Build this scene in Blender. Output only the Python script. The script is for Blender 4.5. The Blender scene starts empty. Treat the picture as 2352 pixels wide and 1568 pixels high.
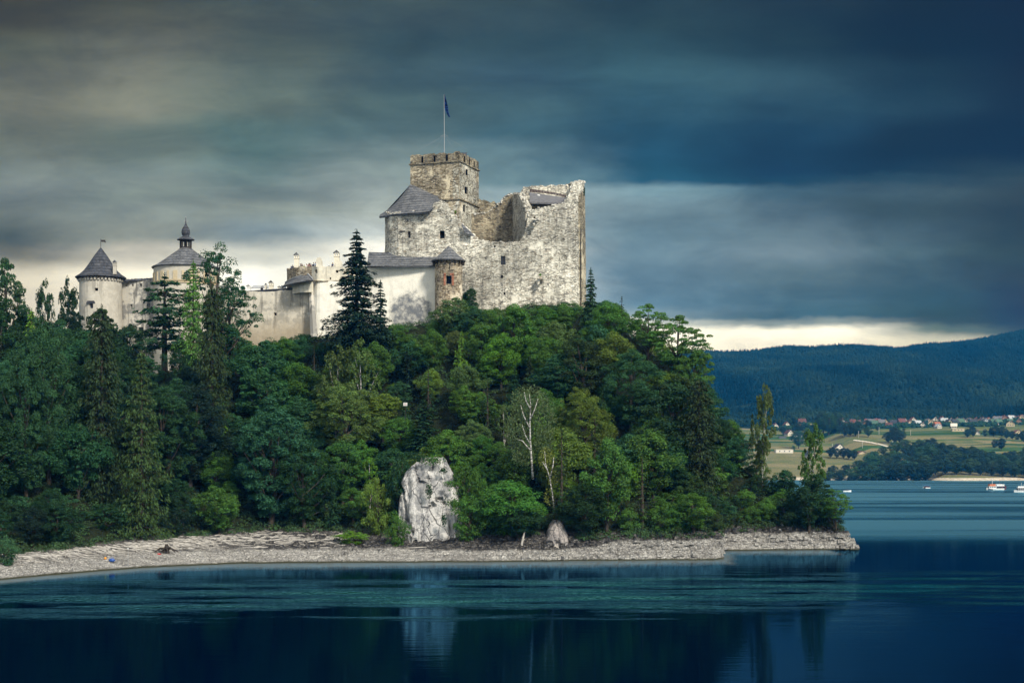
import bpy, math, random
import numpy as np
from mathutils import Vector, noise as mnoise
R = math.radians
scn = bpy.context.scene

# ------------------------------------------------------------------ camera
CAMZ = 15.5; HOR = 1065.0; F = 3577.0; CX = 1176.0      # measured in units of a 2352 px wide print of the photo
cam = bpy.data.cameras.new("Camera"); camo = bpy.data.objects.new("Camera", cam)
scn.collection.objects.link(camo); scn.camera = camo
camo.location = (0, 0, CAMZ); camo.rotation_euler = (R(90), 0, 0)
cam.sensor_width = 36; cam.lens = F/2352*36; cam.shift_y = (HOR-784)/2352
cam.clip_start = 1; cam.clip_end = 30000
scn.render.resolution_x = 1024; scn.render.resolution_y = 682

scn.view_settings.view_transform = 'Standard'; scn.view_settings.look = 'None'
scn.view_settings.exposure = 0; scn.view_settings.gamma = 1

# ------------------------------------------------------------------ node helper
def lin(c):
    return tuple((v/255/12.92 if v/255 <= .04045 else ((v/255+.055)/1.055)**2.4) for v in c)
class NT:
    def __init__(s, tree):
        s.t = tree; s.n = tree.nodes; s.l = tree.links
    def add(s, typ, **kw):
        n = s.n.new(typ)
        for k, v in kw.items(): setattr(n, k, v)
        return n
    def put(s, inp, v):
        if isinstance(v, bpy.types.NodeSocket): s.l.new(v, inp)
        elif v is not None:
            if inp.type == 'RGBA' and len(v) == 3: v = tuple(v)+(1,)
            inp.default_value = v
    def m(s, op, a, b=None, c=None, clamp=False):
        n = s.add('ShaderNodeMath', operation=op); n.use_clamp = clamp
        for i, v in enumerate((a, b, c)):
            if v is not None: s.put(n.inputs[i], v)
        return n.outputs[0]
    def mr(s, v, a, b, c=0., d=1., smooth=True):
        n = s.add('ShaderNodeMapRange'); n.interpolation_type = 'SMOOTHSTEP' if smooth else 'LINEAR'
        s.put(n.inputs[0], v)
        for i, x in enumerate((a, b, c, d)): n.inputs[i+1].default_value = x
        return n.outputs[0]
    def mix(s, f, a, b, mode='MIX'):
        n = s.add('ShaderNodeMix', data_type='RGBA', blend_type=mode); n.clamp_factor = True
        s.put(n.inputs[0], f); s.put(n.inputs[6], a); s.put(n.inputs[7], b)
        return n.outputs[2]
    def noise(s, vec, scale, detail=4, rough=.55, dist=0.):
        n = s.add('ShaderNodeTexNoise'); n.noise_dimensions = '3D'
        if vec is not None: s.put(n.inputs['Vector'], vec)
        n.inputs['Scale'].default_value = scale; n.inputs['Detail'].default_value = detail
        n.inputs['Roughness'].default_value = rough; n.inputs['Distortion'].default_value = dist
        return n.outputs['Fac']
    def voro(s, vec, scale, feature='F1', out='Distance', rnd=1.):
        n = s.add('ShaderNodeTexVoronoi', feature=feature)
        s.put(n.inputs['Vector'], vec); n.inputs['Scale'].default_value = scale; n.inputs['Randomness'].default_value = rnd
        return n.outputs[out]
    def ramp(s, f, stops, interp='LINEAR'):
        n = s.add('ShaderNodeValToRGB'); n.color_ramp.interpolation = interp
        e = n.color_ramp.elements
        while len(e) < len(stops): e.new(0.5)
        for i, (p, c) in enumerate(stops):
            e[i].position = p
            e[i].color = (tuple(c)+(1,)) if hasattr(c, '__len__') else (c, c, c, 1)
        s.put(n.inputs[0], f)
        return n.outputs[0]
    def vmul(s, v, k):
        n = s.add('ShaderNodeVectorMath', operation='MULTIPLY'); s.put(n.inputs[0], v); n.inputs[1].default_value = k
        return n.outputs[0]
    def vadd(s, v, k):
        n = s.add('ShaderNodeVectorMath', operation='ADD'); s.put(n.inputs[0], v); s.put(n.inputs[1], k)
        return n.outputs[0]
    def sep(s, v):
        n = s.add('ShaderNodeSeparateXYZ'); s.put(n.inputs[0], v); return n.outputs
    def comb(s, a, b, c):
        n = s.add('ShaderNodeCombineXYZ')
        for i, v in enumerate((a, b, c)): s.put(n.inputs[i], v)
        return n.outputs[0]
    def bump(s, h, strength, dist):
        n = s.add('ShaderNodeBump'); s.put(n.inputs['Height'], h)
        n.inputs['Strength'].default_value = strength; n.inputs['Distance'].default_value = dist
        return n.outputs[0]

# ------------------------------------------------------------------ sky (world) : stormy cloud deck as a function of direction only
SUN_EL, SUN_ROT = R(48), R(150)           # sun behind the camera, to its right
world = bpy.data.worlds.new("World"); scn.world = world; world.use_nodes = True
w = NT(world.node_tree); w.n.clear()
tc = w.add('ShaderNodeTexCoord').outputs['Generated']
x, y, z = w.sep(tc)[:3]
yy = w.m('MAXIMUM', y, .6)
U0 = w.m('DIVIDE', x, yy); V0 = w.m('DIVIDE', z, yy)
uv = w.comb(U0, V0, w.m('MULTIPLY', y, .3))
wv = w.vmul(uv, (7, 17, 6))
n1 = w.add('ShaderNodeTexNoise'); w.put(n1.inputs['Vector'], wv); n1.inputs['Scale'].default_value = 1.; n1.inputs['Detail'].default_value = 7; n1.inputs['Roughness'].default_value = .6
nc = w.sep(n1.outputs['Color'])
U = w.m('ADD', U0, w.m('MULTIPLY', w.m('SUBTRACT', nc[0], .5), .12))
V = w.m('ADD', V0, w.m('MULTIPLY', w.m('SUBTRACT', nc[1], .5), .026))
XS = [-300, 0, 300, 600, 900, 1200, 1500, 1800, 2100, 2352, 2700]
ROWS = [  # picture height, colours left to right (display values)
 (-300, [(60,64,66),(66,70,70),(66,74,78),(64,78,86),(58,78,88),(48,72,86),(38,64,82),(26,52,72),(16,44,66),(14,36,56),(14,34,52)]),
 (0,   [(62,66,68),(66,70,70),(66,74,76),(64,80,88),(60,80,90),(50,74,88),(38,66,84),(28,54,76),(16,44,66),(14,36,56),(14,34,52)]),
 (50,  [(62,66,68),(66,70,70),(84,90,88),(76,90,94),(60,82,94),(50,76,92),(38,68,86),(26,56,78),(14,44,66),(12,38,60),(12,34,54)]),
 (110, [(84,90,88),(88,96,92),(104,110,106),(76,92,96),(54,80,94),(46,76,94),(40,74,94),(28,60,82),(14,46,68),(12,40,62),(12,36,56)]),
 (180, [(100,106,102),(104,110,106),(116,122,116),(84,102,106),(58,86,102),(50,82,104),(50,88,108),(46,82,104),(26,60,84),(16,46,70),(14,40,62)]),
 (240, [(104,112,108),(108,114,110),(120,126,120),(96,114,114),(74,102,112),(60,94,112),(46,88,112),(38,78,104),(26,62,88),(16,48,72),(14,42,64)]),
 (300, [(100,110,108),(104,114,112),(94,112,114),(82,110,116),(84,112,122),(60,98,118),(32,80,110),(24,68,100),(14,52,82),(10,46,76),(10,42,70)]),
 (350, [(104,116,116),(108,120,120),(100,118,120),(80,110,118),(112,134,140),(96,128,142),(30,82,114),(18,64,98),(10,52,84),(10,48,78),(10,44,72)]),
 (395, [(112,126,128),(118,132,134),(114,132,136),(100,126,132),(138,156,158),(110,142,154),(28,84,116),(16,64,100),(14,58,90),(36,68,92),(40,68,90)]),
 (412, [(112,126,130),(118,132,136),(118,134,137),(104,128,134),(146,162,164),(112,144,156),(30,86,118),(20,70,104),(34,74,102),(46,74,96),(40,68,90)]),
 (438, [(110,124,129),(116,130,135),(120,136,138),(112,132,138),(158,172,172),(150,174,182),(112,146,162),(66,102,126),(60,90,112),(44,70,92),(36,62,84)]),
 (480, [(96,112,118),(104,118,124),(122,136,140),(134,148,148),(166,178,176),(150,172,180),(112,142,158),(76,106,128),(52,82,104),(38,66,88),(34,60,80)]),
 (540, [(72,90,104),(78,96,108),(134,144,144),(122,142,154),(186,196,196),(165,180,186),(100,132,152),(100,128,146),(70,100,122),(42,72,96),(38,64,86)]),
 (580, [(96,106,112),(112,118,120),(196,194,184),(196,200,194),(248,246,234),(196,206,208),(96,128,150),(108,134,152),(70,102,124),(44,76,100),(38,66,88)]),
 (640, [(200,194,180),(212,206,190),(246,240,222),(268,266,252),(268,266,252),(180,196,204),(92,128,154),(84,116,138),(58,94,120),(42,74,98),(36,66,88)]),
 (690, [(220,214,198),(224,216,200),(246,240,222),(268,266,252),(268,266,252),(160,180,192),(94,134,162),(66,106,134),(46,90,120),(34,72,102),(28,62,90)]),
 (725, [(220,214,198),(224,216,200),(240,234,218),(268,266,252),(246,242,230),(180,190,196),(120,150,170),(60,106,136),(40,84,114),(30,72,104),(26,60,88)]),
 (738, [(220,214,198),(224,216,200),(240,234,218),(268,266,252),(246,242,230),(220,220,212),(196,204,200),(130,150,160),(46,86,112),(34,76,106),(30,66,92)]),
 (756, [(220,214,198),(224,216,200),(240,234,218),(268,266,252),(246,242,230),(230,228,216),(264,260,242),(256,250,232),(90,120,134),(46,84,112),(40,76,100)]),
 (785, [(220,214,198),(224,216,200),(240,234,218),(268,266,252),(246,242,230),(240,236,222),(264,260,242),(246,240,222),(196,196,184),(150,158,156),(120,134,138)]),
 (830, [(220,214,198),(224,216,200),(240,234,218),(268,266,252),(246,242,230),(240,236,222),(264,260,242),(240,234,216),(226,220,204),(200,198,186),(170,176,172)]),
]
HAZE_D = 0.0001; HAZE_C = (.02, .34, .98); HAZE_S = .60
uf = w.mr(U, (XS[0]-CX)/F, (XS[-1]-CX)/F, 0, 1, smooth=False)
cur = None
for k, (ypx, cols) in enumerate(ROWS[::-1]):
    dl = min(3900, 315/max((HOR-ypx)/F, .01)); TR = [math.exp(-HAZE_D*hc*dl) for hc in HAZE_C]      # the blue air in front of the clouds
    thru = lambda c: tuple(max(.0006, (a-HAZE_S*(1-T))/T) for a, T in zip(lin(c), TR))
    st = [((XS[i]-XS[0])/(XS[-1]-XS[0]), thru(c)) for i, c in enumerate(cols)]
    c = w.ramp(uf, st, 'B_SPLINE' if 0 else 'EASE')
    if cur is None: cur = c
    else:
        f = w.mr(V, (HOR-prev)/F, (HOR-ypx)/F)
        cur = w.mix(f, cur, c)
    prev = ypx
# wisps and lumps inside the deck
st1 = w.noise(w.vmul(uv, (7, 34, 5)), 1., 6, .6, .6)
st2 = w.noise(w.vmul(uv, (2.4, 9, 3)), 1.3, 3, .5, .3)
st3 = w.noise(w.vmul(uv, (13, 30, 9)), 1., 7, .62, .5)
gain = w.m('MULTIPLY', w.mr(st3, .32, .68, .84, 1.16), w.m('MULTIPLY', w.mr(st1, .28, .72, .84, 1.20), w.mr(st2, .3, .7, .88, 1.16)))
cur = w.mix(1., cur, w.comb(gain, gain, gain), 'MULTIPLY')
# the brighter, higher overcast overhead and behind the camera
up = w.mr(V0, .50, 1.5); back = w.mr(y, .75, -.2)
hi = w.m('MAXIMUM', up, back)
over = w.ramp(w.noise(w.vmul(tc, (3, 3, 5)), 1., 4), [(0.3, (.70, .78, .84)), (0.7, (1.0, 1.0, .97))])
cur = w.mix(hi, cur, over)
skyt = w.add('ShaderNodeTexSky'); skyt.sky_type = 'NISHITA'; skyt.sun_disc = False
skyt.sun_elevation = SUN_EL; skyt.sun_rotation = SUN_ROT; skyt.altitude = 500
bg1 = w.add('ShaderNodeBackground'); w.put(bg1.inputs[0], cur); bg1.inputs[1].default_value = 1.0
bg2 = w.add('ShaderNodeBackground'); w.put(bg2.inputs[0], skyt.outputs[0]); bg2.inputs[1].default_value = .08
ms = w.add('ShaderNodeMixShader'); ms.inputs[0].default_value = .04
w.l.new(bg1.outputs[0], ms.inputs[1]); w.l.new(bg2.outputs[0], ms.inputs[2])
wo = w.add('ShaderNodeOutputWorld'); w.l.new(ms.outputs[0], wo.inputs[0])

sun = bpy.data.lights.new("Sun", 'SUN'); suno = bpy.data.objects.new("Sun", sun); scn.collection.objects.link(suno)
sun.energy = 4.8; sun.angle = R(10); sun.color = (1, .95, .86)
# direction to the sun: from behind-left, high
SD = Vector((0.48, -0.70, 0.68)).normalized()
suno.rotation_euler = SD.to_track_quat('Z', 'Y').to_euler(); suno.location = (0, 0, 600)
skyt.sun_elevation = math.asin(SD.z); skyt.sun_rotation = math.atan2(SD.x, SD.y)

# ------------------------------------------------------------------ object helpers
COL = scn.collection
def wpos(px, py, Y): return ((px-CX)/F*Y, Y, CAMZ-(py-HOR)/F*Y)
def wx(px, Y): return (px-CX)/F*Y
def wz(py, Y): return CAMZ-(py-HOR)/F*Y
def tag(o, label=None, cat=None, group=None, kind=None):
    if label: o['label'] = label
    if cat: o['category'] = cat
    if group: o['group'] = group
    if kind: o['kind'] = kind
    return o
def thing(name, loc, label, cat, group=None):
    o = bpy.data.objects.new(name, None); COL.objects.link(o); o.location = loc
    o.empty_display_size = .2
    return tag(o, label, cat, group)
def wloc(o):
    v = Vector((0, 0, 0))
    while o is not None: v += o.location; o = o.parent
    return v
def mesh(name, verts, faces, mat, parent=None, smooth=False, loc=None):
    """verts in world coordinates; object origin at its parent's origin (or loc)"""
    me = bpy.data.meshes.new(name)
    base = wloc(parent) if parent is not None else Vector(loc or (0, 0, 0))
    v = np.asarray(verts, dtype=float) - np.array(base)
    me.from_pydata(v.tolist(), [], [tuple(f) for f in faces]); me.update()
    if mat: me.materials.append(mat)
    if smooth: me.polygons.foreach_set('use_smooth', [True]*len(me.polygons))
    o = bpy.data.objects.new(name, me); COL.objects.link(o)
    if parent is not None: o.parent = parent
    else: o.location = base
    return o
class MB:
    def __init__(s): s.v = []; s.f = []
    def quad(s, a, b, c, d):
        n = len(s.v); s.v += [a, b, c, d]; s.f.append((n, n+1, n+2, n+3))
    def tri(s, a, b, c):
        n = len(s.v); s.v += [a, b, c]; s.f.append((n, n+1, n+2))
    def box(s, c, d, rz=0., taper=1.):
        n = len(s.v); cr, sr = math.cos(rz), math.sin(rz)
        for sz in (-1, 1):
            k = taper if sz > 0 else 1
            for sx, sy in ((-1, -1), (1, -1), (1, 1), (-1, 1)):
                X, Y = sx*d[0]/2*k, sy*d[1]/2*k
                s.v.append((c[0]+X*cr-Y*sr, c[1]+X*sr+Y*cr, c[2]+sz*d[2]/2))
        for q in ((3, 2, 1, 0), (4, 5, 6, 7), (0, 1, 5, 4), (1, 2, 6, 5), (2, 3, 7, 6), (3, 0, 4, 7)):
            s.f.append(tuple(n+i for i in q))
    def tube(s, pts, rad, seg=6, cap=True):
        pts = [Vector(p) for p in pts]; n0 = len(s.v)
        if not hasattr(rad, '__len__'): rad = [rad]*len(pts)
        up = Vector((.31, .17, .93))
        for i, p in enumerate(pts):
            t = (pts[min(i+1, len(pts)-1)]-pts[max(i-1, 0)]).normalized()
            a = t.cross(up if abs(t.dot(up)) < .95 else Vector((1, 0, 0))).normalized(); b = t.cross(a)
            for k in range(seg):
                an = 2*math.pi*k/seg
                s.v.append(tuple(p+a*(rad[i]*math.cos(an))+b*(rad[i]*math.sin(an))))
        for i in range(len(pts)-1):
            for k in range(seg):
                k2 = (k+1) % seg
                s.f.append((n0+i*seg+k, n0+i*seg+k2, n0+(i+1)*seg+k2, n0+(i+1)*seg+k))
        if cap:
            s.f.append(tuple(n0+k for k in range(seg))[::-1]); s.f.append(tuple(n0+(len(pts)-1)*seg+k for k in range(seg)))
    def lathe(s, cx, cy, prof, seg=28, ph=0., wob=0., sy=1.):
        n0 = len(s.v)
        for (r, z) in prof:
            for k in range(seg):
                a = ph+2*math.pi*k/seg; rr = r*(1+wob*(random.random()-.5))
                s.v.append((cx+rr*math.cos(a), cy+rr*math.sin(a)*sy, z))
        for i in range(len(prof)-1):
            for k in range(seg):
                k2 = (k+1) % seg
                s.f.append((n0+i*seg+k, n0+i*seg+k2, n0+(i+1)*seg+k2, n0+(i+1)*seg+k))
    def build(s, name, mat, parent=None, smooth=False, loc=None):
        return mesh(name, s.v, s.f, mat, parent, smooth, loc)

def newmat(name, rough=.9, spec=.2):
    m = bpy.data.materials.new(name); m.use_nodes = True
    t = NT(m.node_tree); b = m.node_tree.nodes['Principled BSDF']
    b.inputs['Roughness'].default_value = rough; b.inputs['Specular IOR Level'].default_value = spec
    return m, t, b
_pc = {}
def plain(name, col, rough=.8, spec=.25, var=.12, metal=0.):
    if name in _pc: return _pc[name]
    m, t, b = newmat(name, rough, spec); b.inputs['Metallic'].default_value = metal
    o = t.add('ShaderNodeTexCoord').outputs['Object']
    n = t.noise(o, 1.7, 5, .65)
    k = t.mr(n, .3, .7, 1-var, 1+var)
    t.put(b.inputs['Base Color'], t.mix(1., tuple(col), t.comb(k, k, k), 'MULTIPLY'))
    _pc[name] = m; return m

# ------------------------------------------------------------------ building materials
def stone_mat(name, light, mid, dark, plaster=None, pl_amt=.0, grain=1., zdark=None):
    m, t, b = newmat(name, .95, .1)
    o = t.add('ShaderNodeTexCoord').outputs['Object']
    wob = t.add('ShaderNodeTexNoise'); t.put(wob.inputs['Vector'], o); wob.inputs['Scale'].default_value = 1.1; wob.inputs['Detail'].default_value = 2
    ow = t.vadd(o, t.vmul(wob.outputs['Color'], (.5, .5, .5)))
    v = t.vmul(ow, (1.7*grain, 1.7*grain, 4.6*grain))
    cell = t.voro(v, 1., 'F1', 'Color'); edge = t.voro(v, 1., 'DISTANCE_TO_EDGE', 'Distance')
    c = t.sep(cell)
    big = t.noise(o, .10, 5, .6); med = t.noise(o, .55, 5, .65); fine = t.noise(o, 3.5, 4, .7)
    val = t.m('ADD', t.m('MULTIPLY', c[0], .62), t.m('MULTIPLY', fine, .38))
    sc = t.ramp(val, [(.18, dark), (.42, mid), (.66, light), (.9, tuple(min(1, a*1.18) for a in light))])
    # brownish stones here and there
    sc = t.mix(t.m('MULTIPLY', t.mr(c[1], .80, .9), .35), sc, (.30, .19, .10))
    joint = t.mr(edge, .02, .11)
    jc = t.ramp(t.noise(o, .8, 3), [(.38, (.05, .047, .042)), (.6, tuple(a*.85 for a in light))])
    col = t.mix(joint, jc, sc)
    # weather: large light and dark fields
    k = t.mr(big, .36, .66, .66, 1.18); col = t.mix(1., col, t.comb(k, k, k), 'MULTIPLY')
    k2 = t.mr(med, .3, .7, .86, 1.12); col = t.mix(1., col, t.comb(k2, k2, k2), 'MULTIPLY')
    streak = t.noise(t.vmul(o, (.9, .9, .09)), 1., 4, .6)
    k3 = t.mr(streak, .52, .68, 0, .45); col = t.mix(k3, col, (.10, .10, .095))
    if plaster is not None:
        pm = t.mr(t.noise(t.vadd(o, (7, 3, 1)), .22, 7, .66), .60-pl_amt, .66-pl_amt)
        col = t.mix(pm, col, t.mix(t.mr(fine, .3, .7), tuple(a*.82 for a in plaster), plaster))
        jj = t.m('MAXIMUM', joint, pm)
    else: jj = joint
    t.put(b.inputs['Base Color'], col)
    h = t.m('ADD', t.m('MULTIPLY', jj, .7), t.m('MULTIPLY', t.m('ADD', c[2], fine), .5))
    t.put(b.inputs['Normal'], t.bump(h, .9, .14))
    return m
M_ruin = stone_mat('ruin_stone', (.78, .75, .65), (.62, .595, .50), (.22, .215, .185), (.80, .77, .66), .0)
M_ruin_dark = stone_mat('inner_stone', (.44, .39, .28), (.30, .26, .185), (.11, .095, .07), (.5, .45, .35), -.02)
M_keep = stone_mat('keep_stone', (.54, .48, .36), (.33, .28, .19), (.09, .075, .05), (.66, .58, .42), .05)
M_keep_lit = stone_mat('keep_stone_lit', (.68, .67, .58), (.42, .39, .30), (.10, .09, .065), (.76, .72, .6), .07)  # lit copy of the keep stone, for the face turned to the light
M_turret = stone_mat('turret_stone', (.58, .50, .37), (.36, .29, .20), (.11, .085, .06), (.70, .62, .48), .03, 1.15)
M_coping = stone_mat('coping_stone', (.82, .8, .72), (.55, .52, .44), (.2, .19, .16), None, 0, .8)

def plaster_mat(name, base, dirt, stain=.5, low=None, blob=None, warm=None):
    m, t, b = newmat(name, .92, .12)
    o = t.add('ShaderNodeTexCoord').outputs['Object']
    a = t.noise(o, .14, 6, .62); n2 = t.noise(o, .9, 6, .65); n3 = t.noise(o, 5, 3, .6)
    col = t.mix(t.mr(n2, .3, .72), tuple(v*.84 for v in base), base)
    k = t.mr(n3, .3, .7, .93, 1.06); col = t.mix(1., col, t.comb(k, k, k), 'MULTIPLY')
    s1 = t.m('MULTIPLY', t.mr(t.m('ADD', t.m('MULTIPLY', a, .6), t.m('MULTIPLY', n2, .4)), .475, .535), stain)
    col = t.mix(s1, col, dirt)
    st = t.noise(t.vmul(t.vadd(o, (3, 1, 0)), (.8, .8, .11)), 1., 5, .62)
    col = t.mix(t.m('MULTIPLY', t.mr(st, .53, .62), stain*.9), col, tuple(v*.55 for v in dirt))
    if low is not None:      # damp foot of the wall: (height, softness, colour)
        z = t.sep(o)[2]; e = t.m('ADD', z, t.m('MULTIPLY', n2, 5.))
        col = t.mix(t.m('MULTIPLY', t.mr(e, low[0]+low[1], low[0]-low[1]), .8), col, low[2])
    if blob is not None:     # a grey-blue patch of mould: centre, radii
        (bx, by, bz), (rx, ry, rz) = blob
        d = t.vmul(t.vadd(o, (-bx, -by, -bz)), (1/rx, 1/ry, 1/rz))
        ln = t.add('ShaderNodeVectorMath', operation='LENGTH'); t.put(ln.inputs[0], d)
        q = t.m('ADD', ln.outputs['Value'], t.m('MULTIPLY', t.m('SUBTRACT', t.noise(o, .35, 7, .68), .5), 1.7))
        n4 = t.noise(t.vadd(o, (5, 5, 5)), .8, 7, .72)
        f = t.m('MULTIPLY', t.mr(q, 1.05, .70), t.mr(n4, .33, .60, .45, 1.))
        col = t.mix(f, col, (.16, .17, .185))
    t.put(b.inputs['Base Color'], col); t.put(b.inputs['Normal'], t.bump(t.m('ADD', n2, t.m('MULTIPLY', n3, .4)), .45, .1))
    return m
M_white = plaster_mat('white_plaster', (.86, .83, .74), (.6, .58, .5), .22)
M_curtain = plaster_mat('stained_plaster', (.68, .63, .53), (.25, .235, .20), .62, low=(5.5, 2.6, (.40, .33, .23)))
M_tower = plaster_mat('tower_plaster', (.53, .50, .43), (.30, .28, .24), .5)
M_peel = plaster_mat('peeling_plaster', (.60, .57, .50), (.24, .235, .22), .95)
M_chapel = plaster_mat('chapel_plaster', (.56, .53, .45), (.36, .34, .30), .45)
M_terrace = plaster_mat('terrace_plaster', (.78, .73, .6), (.32, .31, .27), .4)
M_ochre = plain('ochre_plaster', (.50, .42, .28), .9, .1)
M_brick = plain('red_brick', (.30, .13, .08), .95, .1, .3)

def shingle_mat(name, a=(.028, .032, .04), b_=(.19, .195, .205), row=.7):
    m, t, b = newmat(name, .75, .3)
    o = t.add('ShaderNodeTexCoord').outputs['Object']
    s = t.sep(o)
    zz = t.m('ADD', s[2], t.m('MULTIPLY', t.noise(o, .5, 2), .12))
    rowi = t.m('FLOOR', t.m('DIVIDE', zz, row)); fr = t.m('FRACT', t.m('DIVIDE', zz, row))
    cell = t.voro(t.comb(t.m('MULTIPLY', s[0], 3.6), t.m('MULTIPLY', s[1], 3.6), t.m('MULTIPLY', rowi, 3.7)), 1., 'F1', 'Color')
    c = t.sep(cell)[0]
    big = t.noise(o, .5, 4, .6)
    col = t.mix(t.m('ADD', t.m('MULTIPLY', c, .6), t.m('MULTIPLY', t.mr(big, .3, .7), .4)), a, b_)
    edge = t.mr(fr, .0, .34, .22, 1.)            # gap under each course
    col = t.mix(1., col, t.comb(edge, edge, edge), 'MULTIPLY')
    t.put(b.inputs['Base Color'], col)
    t.put(b.inputs['Normal'], t.bump(t.m('ADD', t.m('SUBTRACT', 1., fr), t.m('MULTIPLY', c, .3)), .8, .12))
    return m
M_shingle = shingle_mat('wood_shingles')
M_shingle_dark = shingle_mat('dark_shingles', (.012, .015, .023), (.085, .09, .105))
M_hole_shade = plain('opening_shade', (.006, .006, .008), 1., 0., .0)  # dark sheet painted in for the shade inside openings
M_glass = plain('window_glass', (.015, .02, .03), .15, .6, .0)
M_wood = plain('dark_timber', (.035, .028, .022), .85)
M_metal = plain('grey_metal', (.35, .36, .37), .5, .4)
M_whitepaint = plain('white_paint', (.8, .8, .78), .6)

# ------------------------------------------------------------------ masonry wall along a plan line
def resample(P, ds):
    P = np.array(P, float); out = [P[0]]
    for a, b in zip(P[:-1], P[1:]):
        L = np.hypot(*(b-a)); n = max(1, int(round(L/ds)))
        for i in range(1, n+1): out.append(a+(b-a)*i/n)
    return np.array(out)
def wall(name, mat, plan, ztop, zbot, parent, openings=(), thick=1.2, ds=.6, rough=.0, toprough=0., coping=None, winmat=None, batter=0., closed=False, wname='window', dz=.8, odep=.55):
    """plan: [(X,Y)...]; ztop: function of (X,Y); openings: (x0,x1,y0,y1,kind) in picture units on this wall"""
    P = resample(plan, .25); S = np.r_[0, np.cumsum(np.hypot(*np.diff(P, axis=0).T))]
    px = CX+F*P[:, 0]/P[:, 1]
    def s_at(q):
        best = None
        for i in range(len(P)-1):
            if (px[i]-q)*(px[i+1]-q) <= 0 and px[i] != px[i+1]:
                f = (q-px[i])/(px[i+1]-px[i]); Yv = P[i, 1]+f*(P[i+1, 1]-P[i, 1])
                if best is None or Yv < best[1]: best = (S[i]+f*(S[i+1]-S[i]), Yv)
        return best
    ops = []
    for o in openings:
        a, b = s_at(o[0]), s_at(o[1])
        if a is None or b is None: continue
        Ym = (a[1]+b[1])/2
        ops.append((min(a[0], b[0]), max(a[0], b[0]), wz(o[3], Ym), wz(o[2], Ym), o[4] if len(o) > 4 else 'hole'))
    sl = list(np.linspace(0, S[-1], max(2, int(S[-1]/ds)+1)))
    sl = [s for s in sl if all(min(abs(s-o[0]), abs(s-o[1])) > .12 for o in ops)]
    sl = sorted(set([round(s, 4) for s in sl]+[round(v, 4) for o in ops for v in o[:2]]))
    if sl[0] > 0: sl = [0.]+sl
    Xs = np.interp(sl, S, P[:, 0]); Ys = np.interp(sl, S, P[:, 1])
    e = .3
    tx = np.interp(np.array(sl)+e, S, P[:, 0])-np.interp(np.array(sl)-e, S, P[:, 0]); ty = np.interp(np.array(sl)+e, S, P[:, 1])-np.interp(np.array(sl)-e, S, P[:, 1])
    if closed:
        L = S[-1]
        w2 = lambda q, k: np.interp(np.mod(q, L), S, P[:, k])
        tx = w2(np.array(sl)+e, 0)-w2(np.array(sl)-e, 0); ty = w2(np.array(sl)+e, 1)-w2(np.array(sl)-e, 1)
    tl = np.hypot(tx, ty)+1e-9; nx, ny = ty/tl, -tx/tl
    top = np.array([ztop(a, b) for a, b in zip(Xs, Ys)])
    if toprough:
        for i in range(len(top)):
            top[i] += toprough*(mnoise.noise(Vector((Xs[i]*1.3, Ys[i]*1.3, 3.1)))*1.2+(random.random()-.5)*.9)
    zmax = top.max()
    zl = [z for z in np.arange(zbot, zmax+dz, dz) if all(min(abs(z-o[2]), abs(z-o[3])) > .12 for o in ops)]
    zl = sorted(zl+[v for o in ops for v in o[2:4]])
    V = []; Fc = []; idx = {}
    def vert(i, j):
        z = min(zl[j], top[i]); key = (i, round(z, 4))
        if key in idx: return idx[key]
        d = 0.
        if rough:
            q = Vector((Xs[i]*.5, Ys[i]*.5, z*.5)); d = rough*(mnoise.noise(q)+.6*mnoise.noise(q*3.1))
            for o in ops:
                if o[0]-.01 <= sl[i] <= o[1]+.01 and o[2]-.01 <= z <= o[3]+.01: d = 0.
        d += batter*max(0, (zmax-z))
        V.append((Xs[i]+nx[i]*d, Ys[i]+ny[i]*d, z)); idx[key] = len(V)-1
        return idx[key]
    for i in range(len(sl)-1):
        for j in range(len(zl)-1):
            if zl[j] >= top[i] and zl[j] >= top[i+1]: continue
            sm, zm = (sl[i]+sl[i+1])/2, (zl[j]+zl[j+1])/2
            if any(o[0] < sm < o[1] and o[2] < zm < o[3] for o in ops): continue
            f = [vert(i, j), vert(i+1, j), vert(i+1, j+1), vert(i, j+1)]
            g = []
            for q in f:
                if q not in g: g.append(q)
            if len(g) > 2: Fc.append(g)
    # cap + back
    n0 = len(V)
    for i in range(len(sl)):
        bx, by = Xs[i]-nx[i]*thick, Ys[i]-ny[i]*thick
        V += [(bx, by, top[i]-random.random()*toprough*.6), (bx, by, zbot)]
    for i in range(len(sl)-1):
        a, b = vert(i, len(zl)-1), vert(i+1, len(zl)-1)
        Fc.append((a, b, n0+2*(i+1), n0+2*i)); Fc.append((n0+2*i, n0+2*(i+1), n0+2*(i+1)+1, n0+2*i+1))
    if not closed:
        for i in (0, len(sl)-1):
            n = len(V); V += [V[vert(i, len(zl)-1)], V[n0+2*i], V[n0+2*i+1], (Xs[i], Ys[i], zbot)]
            Fc.append((n, n+1, n+2, n+3))
    panes = []
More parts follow.
